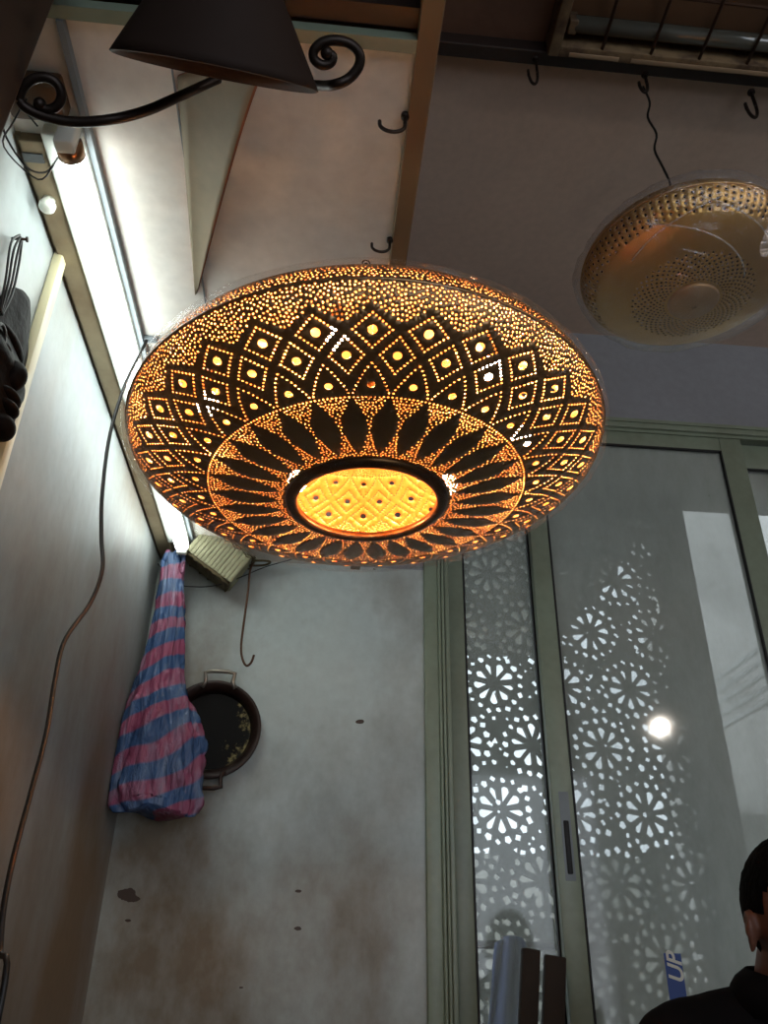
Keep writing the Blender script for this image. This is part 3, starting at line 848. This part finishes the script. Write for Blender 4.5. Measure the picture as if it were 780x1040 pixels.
for dx, dy in ((0, -.022), (.004, -.008), (.006, .006), (.002, .018)):
    b = BM(); tube(b, smooth_path([nail+Vector((.012, dy*.25, .002)), nail+Vector((.012, dy*.9, -.03)), mt.lerp(nail, .35)+Vector((.006, dy*.7, 0)), mt+Vector((0, dy*.2, 0))], 6), .0017, 6); link('cord_loop', b, M_blackcord, mk)
b = BM(); mt = onX(1, 340, XL+.018); tube(b, [mt+Vector((.0, .014*math.cos(t), .0+.014*math.sin(t))) for t in [2*PI*i/20 for i in range(20)]], .0024, 6, closed=True); link('hanging_ring', b, M_blackcord, mk)

# ------------------------------------------------------------------ striped plastic bag in the corner
mb, nt, bs = newmat('striped plastic'); L = nt.links.new
tc = N(nt, 'ShaderNodeTexCoord'); mp = N(nt, 'ShaderNodeMapping'); mp.inputs['Rotation'].default_value = (0, math.radians(24), 0); L(tc.outputs['Object'], mp.inputs[0])
wv = N(nt, 'ShaderNodeTexWave', Scale=4.3, Distortion=5.5); wv.bands_direction = 'Z'; wv.inputs['Detail Scale'].default_value = .8; L(mp.outputs[0], wv.inputs['Vector'])
cr = N(nt, 'ShaderNodeValToRGB'); cr.color_ramp.elements[0].position = .38; cr.color_ramp.elements[0].color = lin((72, 106, 156)); cr.color_ramp.elements[1].position = .62; cr.color_ramp.elements[1].color = lin((176, 92, 124))
L(wv.outputs['Fac'], cr.inputs[0])
ms = N(nt, 'ShaderNodeMapping'); ms.inputs['Scale'].default_value = (26, 26, 5); L(tc.outputs['Object'], ms.inputs[0]); sn = N(nt, 'ShaderNodeTexNoise', Scale=1.0, Detail=4.0, Distortion=1.2); L(ms.outputs[0], sn.inputs['Vector'])
sr = N(nt, 'ShaderNodeMapRange'); sr.inputs['From Min'].default_value = .48; sr.inputs['From Max'].default_value = .75; sr.inputs['To Max'].default_value = .55; L(sn.outputs['Fac'], sr.inputs['Value'])
cm = N(nt, 'ShaderNodeMixRGB'); L(sr.outputs[0], cm.inputs[0]); L(cr.outputs[0], cm.inputs[1]); cm.inputs[2].default_value = lin((176, 190, 216)); L(cm.outputs[0], bs.inputs['Base Color']); bs.inputs['Roughness'].default_value = .22  # pale sheen streaks of the plastic painted into its base colour
bn = N(nt, 'ShaderNodeTexNoise', Scale=16.0, Detail=3.0, Distortion=2.5); mq = N(nt, 'ShaderNodeMapping'); mq.inputs['Scale'].default_value = (2.2, 1, .6); L(tc.outputs['Object'], mq.inputs[0]); L(mq.outputs[0], bn.inputs['Vector']); bq = N(nt, 'ShaderNodeBump', Strength=.6, Distance=.02); L(bn.outputs['Fac'], bq.inputs['Height']); L(bq.outputs[0], bs.inputs['Normal'])
out = nt.nodes['Material Output']; tl = N(nt, 'ShaderNodeBsdfTranslucent'); L(cr.outputs[0], tl.inputs[0]); tr = N(nt, 'ShaderNodeBsdfTransparent'); L(cr.outputs[0], tr.inputs[0])
m1 = N(nt, 'ShaderNodeMixShader'); m1.inputs[0].default_value = .3; L(bs.outputs[0], m1.inputs[1]); L(tl.outputs[0], m1.inputs[2])
m2 = N(nt, 'ShaderNodeMixShader'); m2.inputs[0].default_value = .10; L(m1.outputs[0], m2.inputs[1]); L(tr.outputs[0], m2.inputs[2]); L(m2.outputs[0], out.inputs[0])
YBG = 1.985
levels = [(562, 168, 182), (572, 163, 187), (590, 162, 187), (620, 157, 188), (650, 151, 188), (680, 142, 188), (700, 133, 192), (725, 124, 202), (750, 117, 209), (780, 112, 208), (800, 108, 207), (815, 108, 207), (824, 116, 202)]
def lv(t):
    f = t*(len(levels)-1); i = min(int(f), len(levels)-2); u = f-i
    return [levels[i][k]*(1-u)+levels[i+1][k]*u for k in range(3)]
b = BM(); rows, seg = 90, 96; g = []
for i in range(rows+1):
    t = i/rows; py, xa, xb_ = lv(t); pa = onY(xa, py, YBG); pb = onY(xb_, py, YBG); cx = (pa.x+pb.x)/2; hw = (pb.x-pa.x)/2; z = pa.z
    dy = min(.06, hw*.75); row = []
    for k in range(seg):
        a = 2*PI*k/seg
        n = mnoise.noise(Vector((math.cos(a)*2.2, math.sin(a)*2.2, z*7)))
        fold = .10*math.sin(7*a+2.2*math.sin(z*9)+n*3)*(1-.35*t) + .05*math.sin(17*a+n*6)
        cr_ = .15*abs(mnoise.noise(Vector((math.cos(a)*4, math.sin(a)*4, z*22+3))))
        d = 1+fold+cr_-.06
        x = cx+hw*d*math.cos(a)*.96; y = YBG+.0+dy*d*math.sin(a)
        x = max(x, XL+.003); y = min(y, 2.056 if x > -.385 else YB-.008)
        row.append(b.verts.new((x, y, z+.008*n+(.010*math.sin(3*a) if t > .9 else 0))))
    g.append(row)
for i in range(rows):
    for k in range(seg): b.faces.new((g[i][k], g[i][(k+1) % seg], g[i+1][(k+1) % seg], g[i+1][k]))
b.faces.new(g[-1][::-1]); b.faces.new(g[0])
bmesh.ops.recalc_face_normals(b, faces=b.faces[:])
bag = link('plastic_bag', b, mb); tag(bag, 'pink and blue striped plastic bag hanging in the back left corner', 'bag')
b = BM(); p = onY(174, 566, YBG)
g = []
for s_, x1_, z1_ in ((1, .020, -.03), (-1, -.012, -.02), (1, .034, -.055)):
    A = [p+Vector((0, 0, -.01)), p+Vector((x1_*.6, -.01, .012)), p+Vector((x1_, -.014, -.002)), p+Vector((x1_*1.1, -.012, z1_))]
    tube(b, smooth_path(A, 5), [.006]*15+[.003], 7)
link('knotted_handle', b, mb, bag)
b = BM(); pn = onY(176, 556, 2.05); tube(b, [(pn.x, 2.1, pn.z+.004), (pn.x, 1.965, pn.z)], .0022, 8); tube(b, [(pn.x, 1.965, pn.z), (pn.x, 1.958, pn.z+.012)], .0022, 8)
o = link('wall_nail', b, M_iron); tag(o, 'thin iron nail in the back wall that carries the striped bag', 'nail')

# ------------------------------------------------------------------ black pan
pc = onY(230, 741, 2.075); pc.x = -.257; R_ = .118
pan = empty('frying_pan', (pc.x, 2.1, pc.z), 'round blackened two-handled pan hanging on the back wall by the bag', 'pan')
Mx = Matrix.Translation(Vector((pc.x, 2.0998, pc.z))) @ Matrix.Rotation(PI/2, 4, 'X')
mp_, nt, bs = newmat('burnt pan'); L = nt.links.new
tc = N(nt, 'ShaderNodeTexCoord'); no = N(nt, 'ShaderNodeTexNoise', Scale=26.0, Detail=8.0, Roughness=.7); L(tc.outputs['Object'], no.inputs['Vector'])
sp = N(nt, 'ShaderNodeSeparateXYZ'); L(tc.outputs['Object'], sp.inputs[0])
mr1 = N(nt, 'ShaderNodeMapRange'); mr1.inputs['From Min'].default_value = pc.x+.01; mr1.inputs['From Max'].default_value = pc.x+.09; mr1.inputs['To Min'].default_value = -.2; mr1.inputs['To Max'].default_value = .06; L(sp.outputs['X'], mr1.inputs['Value'])
ad = N(nt, 'ShaderNodeMath', operation='ADD'); L(no.outputs['Fac'], ad.inputs[0]); L(mr1.outputs[0], ad.inputs[1])
cr = N(nt, 'ShaderNodeValToRGB'); cr.color_ramp.elements[0].position = .50; cr.color_ramp.elements[0].color = lin((13, 12, 11)); cr.color_ramp.elements[1].position = .60; cr.color_ramp.elements[1].color = lin((150, 138, 92))
L(ad.outputs[0], cr.inputs[0]); L(cr.outputs[0], bs.inputs['Base Color']); bs.inputs['Roughness'].default_value = .7; bs.inputs['Specular IOR Level'].default_value = .2
b = BM(); lathe(b, [(0, .0), (R_*.86, .0), (R_*.9, .004), (R_*.90, .006), (0, .006)], 64, Mx); link('pan_base', b, mp_, pan, True, 50)
M_pan = simple('burnt rusty rim', (44, 27, 21), .5, .3, .4, 26, .3)
b = BM(); lathe(b, [(R_*.80, .004), (R_*.90, .024), (R_*.98, .034), (R_*1.04, .035), (R_*1.05, .030), (R_*1.0, .022), (R_*.91, .0)], 64, Mx, close=True); link('pan_rim', b, M_pan, pan)
M_alu = simple('worn aluminium', (150, 142, 130), .4, .8, .3, 30)
def pan_handle(sgn, mat, w=.034):
    b = BM(); z0 = pc.z+sgn*(R_-.002); yy = 2.066
    P = [(pc.x-w-.008*1+.006, yy, z0-sgn*.012), (pc.x-w+.006, yy, z0+sgn*.004), (pc.x-w-.004+.006, yy-.004, z0+sgn*.026), (pc.x-w*.6+.006, yy-.006, z0+sgn*.030), (pc.x+w*.6+.006, yy-.006, z0+sgn*.030), (pc.x+w+.01, yy-.004, z0+sgn*.026), (pc.x+w+.006, yy, z0+sgn*.004), (pc.x+w+.014, yy, z0-sgn*.012)]
    tube(b, P, .0055, 8); o = link('pan_handle', b, mat, pan); return o
pan_handle(1, M_alu); pan_handle(-1, M_pan, .03)

# ------------------------------------------------------------------ S hook and wire, wicker basket
b = BM()
P = [onY(*c) for c in ((259, 566, 2.02), (254, 580, 2.02), (252, 600, 2.02), (248, 630, 2.02), (245, 655, 2.02), (246, 668, 2.015), (250, 676, 2.01), (255, 673, 2.005), (258, 665, 2.0))]
tube(b, smooth_path(P, 5), .0030, 8); o = link('long_hook', b, simple('rusty hook', (84, 56, 38), .6, .5)); tag(o, 'long rusty hook hanging below the wicker basket', 'hook')
b = BM(); P = [onY(*c) for c in ((160, 572, 2.08), (178, 592, 2.05), (200, 596, 2.03), (222, 594, 2.03), (245, 586, 2.03), (275, 574, 2.04), (330, 560, 2.06), (352, 556, 2.09))]
tube(b, smooth_path(P, 6), .0015, 6); o = link('line_wire', b, M_blackcord); tag(o, 'thin dark wire stretched across the back wall behind the basket', 'wire')
M_wick = simple('pale green wicker', (160, 156, 124), .7, 0, .2, 40, .5)
M_wdark = simple('dark wicker edge', (92, 80, 54), .8, 0, .3, 40, .4)
bc = onY(222, 567, 2.02)
bk = empty('wicker_basket', bc, 'small tilted wicker basket hanging under the lit lamp by the corner', 'basket')
# local frame: X along slat row, Z up along slats, then rolled
W, Dp, H = .118, .085, .078
b = BM(); nsl = 13
def quadpt(u, v, side, dep=0):
    pass
for sgn in (-1, 1):
    for i in range(nsl):
        x = -W/2+W*(i+.5)/nsl; fx = .86
        pA_ = Vector((x*fx, sgn*Dp/2*.86, -H/2)); pB_ = Vector((x, sgn*Dp/2, H/2))
        rot = (pB_-pA_).to_track_quat('Z', 'Y').to_matrix(); c = (pA_+pB_)/2
        box(b, c-Vector((W/nsl*.43, .0016, H/2*.86)), c+Vector((W/nsl*.43, .0016, H/2*.86)), None, .0008)
nd = 9
for sgn in (-1, 1):
    for i in range(nd):
        y = -Dp/2+Dp*(i+.5)/nd
        c = Vector((sgn*W/2*.93, y*.93, 0)); box(b, c-Vector((.0016, Dp/nd*.43, H/2*.86)), c+Vector((.0016, Dp/nd*.43, H/2*.86)), None, .0008)
slats = link('woven_sides', b, M_wick, None, True, 30); slats.parent = bk
b = BM()
def rrect(w, d, z, wob=0): 
    P = []; 
    for k in range(64):
        a = 2*PI*k/64; c, s = math.cos(a), math.sin(a); m = max(abs(c)*1.0, abs(s)*1.0)
        q = (abs(c)**6+abs(s)**6)**(-1/6); P.append(Vector((w/2*c*q, d/2*s*q, z+wob*math.sin(16*a))))
    return P
for z, f in ((-H/2+.002, .88), (H/2-.002, 1.03)):
    tube(b, rrect(W*f, Dp*f, z), .0032, 6, closed=True); tube(b, rrect(W*f*1.02, Dp*f*1.02, z, .004), .0017, 6, closed=True)
    tube(b, rrect(W*f*1.01, Dp*f*1.01, z*.82, .003), .0014, 6, closed=True)
o = link('woven_rim', b, M_wdark); o.parent = bk
b = BM(); 
for i in range(11):
    x = -W/2*.84+W*.84*(i+.5)/11; box(b, (x-W*.035, -Dp/2*.84, -H/2-.001), (x+W*.035, Dp/2*.84, -H/2+.001))
o = link('woven_base', b, M_wdark, None, False); o.parent = bk
for sgn in (-1, 1):
    b = BM(); tube(b, smooth_path([Vector((sgn*W/2, -.02, H/2-.006)), Vector((sgn*(W/2+.022), -.018, H/2+.012)), Vector((sgn*(W/2+.03), 0, H/2+.020)), Vector((sgn*(W/2+.022), .018, H/2+.012)), Vector((sgn*W/2, .02, H/2-.006))], 5), .0024, 6)
    o = link('handle', b, M_wdark); o.parent = bk
bk.scale = (1.32,)*3
bk.rotation_euler = (math.radians(12), math.radians(31), math.radians(14))

# ------------------------------------------------------------------ blue sticker on the glass
sg = [onY(676, 968, YB+.0155), onY(693, 968, YB+.0155), onY(692, 1014, YB+.0155)]
sx0 = sg[0].x-.001; sx1 = sg[1].x; sz1 = sg[0].z; sz0 = sz1-.145
b = BM(); ys = YB+.0235
ys = YB+.018+.008-.0006
box(b, (sx0, ys, sz0), (sx1, ys+.0005, sz1)); st = link('sticker', b, simple('blue vinyl', (5, 52, 124), .45, var=.05), None, False)
tag(st, 'narrow blue sticker with white vertical lettering on the glass by the person', 'sticker')
M_letter = simple('white vinyl', (200, 200, 190), .5, var=.03)
def text(body, size, loc_, rot, shear=0):
    cu = bpy.data.curves.new('t', 'FONT'); cu.body = body; cu.size = size; cu.extrude = .0003; cu.shear = shear; cu.offset = size*.02
    cu.align_x = 'RIGHT'; cu.align_y = 'CENTER'
    tmp = bpy.data.objects.new('tmp', cu); COL.objects.link(tmp); bpy.context.view_layer.update()
    me = bpy.data.meshes.new_from_object(tmp.evaluated_get(bpy.context.evaluated_depsgraph_get())); bpy.data.objects.remove(tmp)
    me.materials.clear(); me.materials.append(M_letter)
    o = bpy.data.objects.new('lettering', me); COL.objects.link(o)
    o.parent = st; o.location = loc_; o.rotation_euler = rot; return o
text('UP', .050, ((sx0+sx1)/2+.004, ys-.0006, sz1-.002), (PI/2, -PI/2, 0), .3)

# ------------------------------------------------------------------ the person at lower right
def limb(bm, pts, rads, seg=20, sub=4):
    pts = [Vector(p) for p in pts]
    P = smooth_path(pts, sub); Rr = []
    for i in range(len(P)):
        f = i/sub; k = min(int(f), len(rads)-2); u = min(f-k, 1); Rr.append(rads[k]*(1-u)+rads[k+1]*u)
    tube(bm, P, Rr, seg)
    for p, r in ((P[0], Rr[0]), (P[-1], Rr[-1])): ellipsoid(bm, p, (r*.98,)*3, u=16, v=10)
def remesh(o, v, it=6):
    m = o.modifiers.new('r', 'REMESH'); m.mode = 'VOXEL'; m.voxel_size = v; m.use_smooth_shade = True
    s = o.modifiers.new('s', 'SMOOTH'); s.factor = .5; s.iterations = it
Hc = Vector((.712, 1.22, 1.262))          # head centre
yaw = math.radians(-1); pit = math.radians(12)
HR = Matrix.Rotation(yaw, 3, 'Z') @ Matrix.Rotation(pit, 3, 'X')       # face looks along -Y, turned to +X, bowed
def hp(x, y, z): return Hc + HR @ Vector((x, y, z))
man = empty('person', (Hc.x, Hc.y+.05, 0), 'person with short black hair in dark collared shirt, looking down, lower right', 'person')
M_skin = simple('skin', (104, 66, 50), .5, 0, .08, 14, spec=.4)
M_hair = simple('short black hair', (6, 5, 5), .9, 0, .3, 120, .6, spec=.08)
M_shirt = simple('dark shirt', (16, 13, 14), .9, 0, .15, 30, spec=.1)
M_trous = simple('dark trousers', (30, 32, 40), .85, 0, .15, 30)
M_shoe = simple('black shoes', (18, 16, 15), .4)
b = BM()
ellipsoid(b, hp(0, .012, .022), (.073, .090, .090), HR, 32, 24)            # cranium
ellipsoid(b, hp(0, -.030, -.045), (.056, .058, .075), HR, 28, 20)           # face and jaw
ellipsoid(b, hp(0, -.060, -.098), (.026, .022, .018), HR)                   # chin
ellipsoid(b, hp(0, -.078, .022), (.050, .018, .012), HR)                   # brow
for s in (-1, 1): ellipsoid(b, hp(s*.040, -.066, -.030), (.018, .016, .016), HR)      # cheeks
tube(b, [hp(0, -.088, .008), hp(0, -.098, -.018), hp(0, -.108, -.034)], [.008, .010, .013], 12)   # nose
for s in (-1, 1): ellipsoid(b, hp(s*.011, -.096, -.036), (.008, .009, .007), HR)
ellipsoid(b, hp(0, -.090, -.062), (.024, .008, .006), HR); ellipsoid(b, hp(0, -.087, -.072), (.020, .009, .006), HR)
for s in (-1, 1):                                                            # ears
    E0 = hp(s*.077, .012, -.012); Er = HR @ Matrix.Rotation(s*math.radians(20), 3, 'Z') 
    ellipsoid(b, E0, (.006, .014, .024), Er, 20, 14)
    P = [E0+Er @ Vector((s*.006, .013*math.cos(t), .021*math.sin(t)+.002)) for t in [(-.6+i*.35)*1.0 for i in range(14)]]
    tube(b, P, .0042, 8); ellipsoid(b, E0+Er @ Vector((s*.003, -.005, -.021)), (.005, .006, .008), Er)
NB = Vector((Hc.x-.005, Hc.y+.075, 1.150)); 
limb(b, [hp(0, .03, -.05), hp(0, .04, -.10)+Vector((0, .01, 0)), NB+Vector((0, .0, -.0))], [.058, .060, .068])
sh = {}
for s in (-1, 1):
    shd = Vector((Hc.x+s*.185, Hc.y+.10, 1.082)); el = Vector((Hc.x+s*.25, Hc.y-.02, .78)); wr = Vector((Hc.x+s*.10, Hc.y-.24, .80)); sh[s] = (shd, el, wr)
    limb(b, [shd, shd.lerp(el, .5), el, el.lerp(wr, .4), wr], [.050, .046, .038, .036, .026])
    pd = (wr-el).normalized(); palm = wr+pd*.05; side = pd.cross(Vector((0, 0, 1))).normalized()*1.0
    ellipsoid(b, palm, (.040, .046, .016), (Matrix((side, pd, side.cross(pd))).transposed()), 20, 14)
    for k, (o_, ln) in enumerate(((-.028, .062), (-.010, .074), (.010, .070), (.027, .055))):
        a0 = palm+pd*.034+side*o_; a1 = a0+pd*ln*.45+Vector((0, 0, -.004)); a2 = a1+pd*ln*.33+Vector((0, 0, -.014)); a3 = a2+pd*ln*.15+Vector((0, 0, -.016))
        limb(b, [a0, a1, a2, a3], [.0095, .009, .008, .0068], 10, 2)
    i_ = -s*1.0; t0 = palm-pd*.02+side*(.034 if side.x*s < 0 else -.034); td = (side if side.x*s < 0 else -side)
    limb(b, [t0, t0+td*.018+pd*.022, t0+td*.024+pd*.046+Vector((0, 0, -.008))], [.012, .010, .008], 10, 2)
# torso, hips, legs, feet (seated)
limb(b, [NB+Vector((0, 0, -.02)), Vector((Hc.x, Hc.y+.13, .98)), Vector((Hc.x, Hc.y+.17, .75)), Vector((Hc.x, Hc.y+.18, .55))], [.07, .125, .125, .13])
for s in (-1, 1):
    hip = Vector((Hc.x+s*.085, Hc.y+.16, .53)); kn = Vector((Hc.x+s*.15, Hc.y-.26, .52)); an = Vector((Hc.x+s*.15, Hc.y-.22, .09))
    limb(b, [hip, hip.lerp(kn, .5), kn, kn.lerp(an, .35), an], [.085, .075, .056, .055, .036]); sh[s] += (hip, kn, an)
    limb(b, [an+Vector((0, .02, -.03)), an+Vector((0, -.08, -.055)), an+Vector((0, -.17, -.062))], [.034, .034, .024])
body = link('body', b, M_skin, man); remesh(body, .0042, 4)
# eyes, brows
for s in (-1, 1):
    b = BM(); ellipsoid(b, hp(s*.030, -.079, .000), (.0125, .010, .008), HR); e_ = link('eye', b, simple('eye white', (190, 184, 176), .3), man)
    b = BM(); ellipsoid(b, hp(s*.030, -.0885, -.001), (.0045, .002, .0045), HR); link('iris', b, M_hair, e_)
    b = BM(); tube(b, [hp(s*.014, -.095, .018), hp(s*.032, -.093, .023), hp(s*.050, -.080, .018)], [.0035, .004, .0025], 8); link('eyebrow', b, M_hair, man)
# hair
b = BM(); res = bmesh.ops.create_uvsphere(b, u_segments=64, v_segments=40, radius=1)
for v in res['verts']:
    p = v.co.copy(); f = 1+.02*mnoise.noise(p*9)
    v.co = hp(p.x*.0765*f, .016+p.y*.0965*f, .020+p.z*.097*f)
bm_ = b
kill = []
for v in b.verts:
    q = HR.inverted() @ (v.co-Hc)
    lim = -.005 if q.y < .02 else -.055
    if q.y < -.02: lim = .045+(-q.y-.02)*.15
    elif q.y < .035: lim = .012 - (q.y+.02)*.35
    if q.z < lim: kill.append(v)
bmesh.ops.delete(b, geom=kill, context='VERTS')
hair = link('hair', b, M_hair, man); md = hair.modifiers.new('t', 'SOLIDIFY'); md.thickness = .006; md.offset = -1
# shirt
b = BM()
limb(b, [Vector((Hc.x-.005, Hc.y+.10, 1.105)), Vector((Hc.x, Hc.y+.135, .98)), Vector((Hc.x, Hc.y+.175, .75)), Vector((Hc.x, Hc.y+.185, .52))], [.080, .138, .142, .148])
for s in (-1, 1):
    shd, el, wr = sh[s][:3]
    limb(b, [Vector((Hc.x+s*.05, Hc.y+.09, 1.140)), Vector((Hc.x+s*.12, Hc.y+.10, 1.115)), shd, shd.lerp(el, .5), el, el.lerp(wr, .85)], [.050, .060, .066, .060, .052, .040])
shirt = link('shirt', b, M_shirt, man); remesh(shirt, .008, 8)
# standing collar with open front
b = BM(); g = []
cc = Vector((Hc.x-.004, Hc.y+.075, 1.150))
for i in range(7):
    u = i/6; row = []
    for k in range(41):
        a = PI/2 + (-1+2*k/40)*PI*.86     # gap at the front (-Y)
        lean = .012*math.sin(PI*u)
        rr_ = .072+.012*(1-u)+lean-(.006 if u > .9 else 0); zh = .065*u*(1-.45*abs(-1+2*k/40)**3)
        row.append(b.verts.new(cc+Vector((rr_*math.cos(a)*1.02, rr_*math.sin(a)-.0-.022*u, zh-.005))))
    g.append(row)
for i in range(6):
    for k in range(40): b.faces.new((g[i][k], g[i][k+1], g[i+1][k+1], g[i+1][k]))
co = link('collar', b, M_shirt, man); md = co.modifiers.new('t', 'SOLIDIFY'); md.thickness = .005
b = BM()
for s in (-1, 1):
    hip, kn, an = sh[s][3:]
    limb(b, [Vector((Hc.x+s*.05, Hc.y+.18, .57)), hip, hip.lerp(kn, .5), kn, kn.lerp(an, .4), an+Vector((0, 0, .04))], [.12, .105, .088, .072, .066, .056])
tr_ = link('trousers', b, M_trous, man); remesh(tr_, .009, 8)
for s in (-1, 1):
    an = sh[s][5]; b = BM(); limb(b, [an+Vector((0, .03, -.045)), an+Vector((0, -.07, -.048)), an+Vector((0, -.17, -.052))], [.042, .042, .034]); q = link('shoe', b, M_shoe, man); remesh(q, .008)
# stool
stl = empty('wooden_stool', (Hc.x, Hc.y+.17, 0), 'round wooden stool under the seated person', 'stool')
b = BM(); lathe(b, [(0, .340), (.17, .340), (.178, .347), (.178, .358), (.17, .365), (0, .365)], 40, Matrix.Translation(Vector((Hc.x, Hc.y+.17, 0)))); link('seat', b, M_beam, stl, True, 40)
for k in range(4):
    a = PI/4+PI/2*k; b = BM(); tube(b, [(Hc.x+.12*math.cos(a), Hc.y+.17+.12*math.sin(a), .342), (Hc.x+.16*math.cos(a), Hc.y+.17+.16*math.sin(a), .0)], .014, 10); link('leg', b, M_beam, stl)

# ------------------------------------------------------------------ light and world
wd = bpy.data.worlds.new('sky'); S.world = wd; wd.use_nodes = True; nt = wd.node_tree
bg = nt.nodes['Background']
bg.inputs[0].default_value = (.80, .88, 1.0, 1); bg.inputs[1].default_value = 2.3

S.view_settings.view_transform = 'Standard'; S.view_settings.look = 'None'; S.view_settings.gamma = 1; S.view_settings.exposure = 0.0
try: S.view_settings.use_curve_mapping = False
except Exception: pass
def area(name, loc, rot, sx, sy, p, col):
    ld = bpy.data.lights.new(name, 'AREA'); ld.shape = 'RECTANGLE'; ld.size = sx; ld.size_y = sy; ld.energy = p; ld.color = col
    o = bpy.data.objects.new(name, ld); COL.objects.link(o); o.location = loc; o.rotation_euler = rot; return o
area('front_fill', (1.3, YF-.12, 1.3), (PI/2, 0, 0), 2.0, 2.6, 5, (.95, .97, 1))  # added fill light, unseen, at an invented opening behind the camera
pt = bpy.data.lights.new('fill_point', 'POINT'); pt.energy = 20; pt.color = (1, .88, .76); pt.shadow_soft_size = .04  # added unseen fill light, positioned so it mirrors in the door glass
po = bpy.data.objects.new('fill_point', pt); COL.objects.link(po); po.location = (2.12, -.55, 2.51)
cy = S.cycles
cy.use_denoising = True
try: cy.denoiser = 'OPENIMAGEDENOISE'; cy.denoising_input_passes = 'RGB_ALBEDO_NORMAL'
except Exception: pass
cy.max_bounces = 8; cy.diffuse_bounces = 4; cy.glossy_bounces = 4; cy.transparent_max_bounces = 16; cy.transmission_bounces = 4
cy.sample_clamp_indirect = 6
cy.caustics_reflective = False; cy.caustics_refractive = False
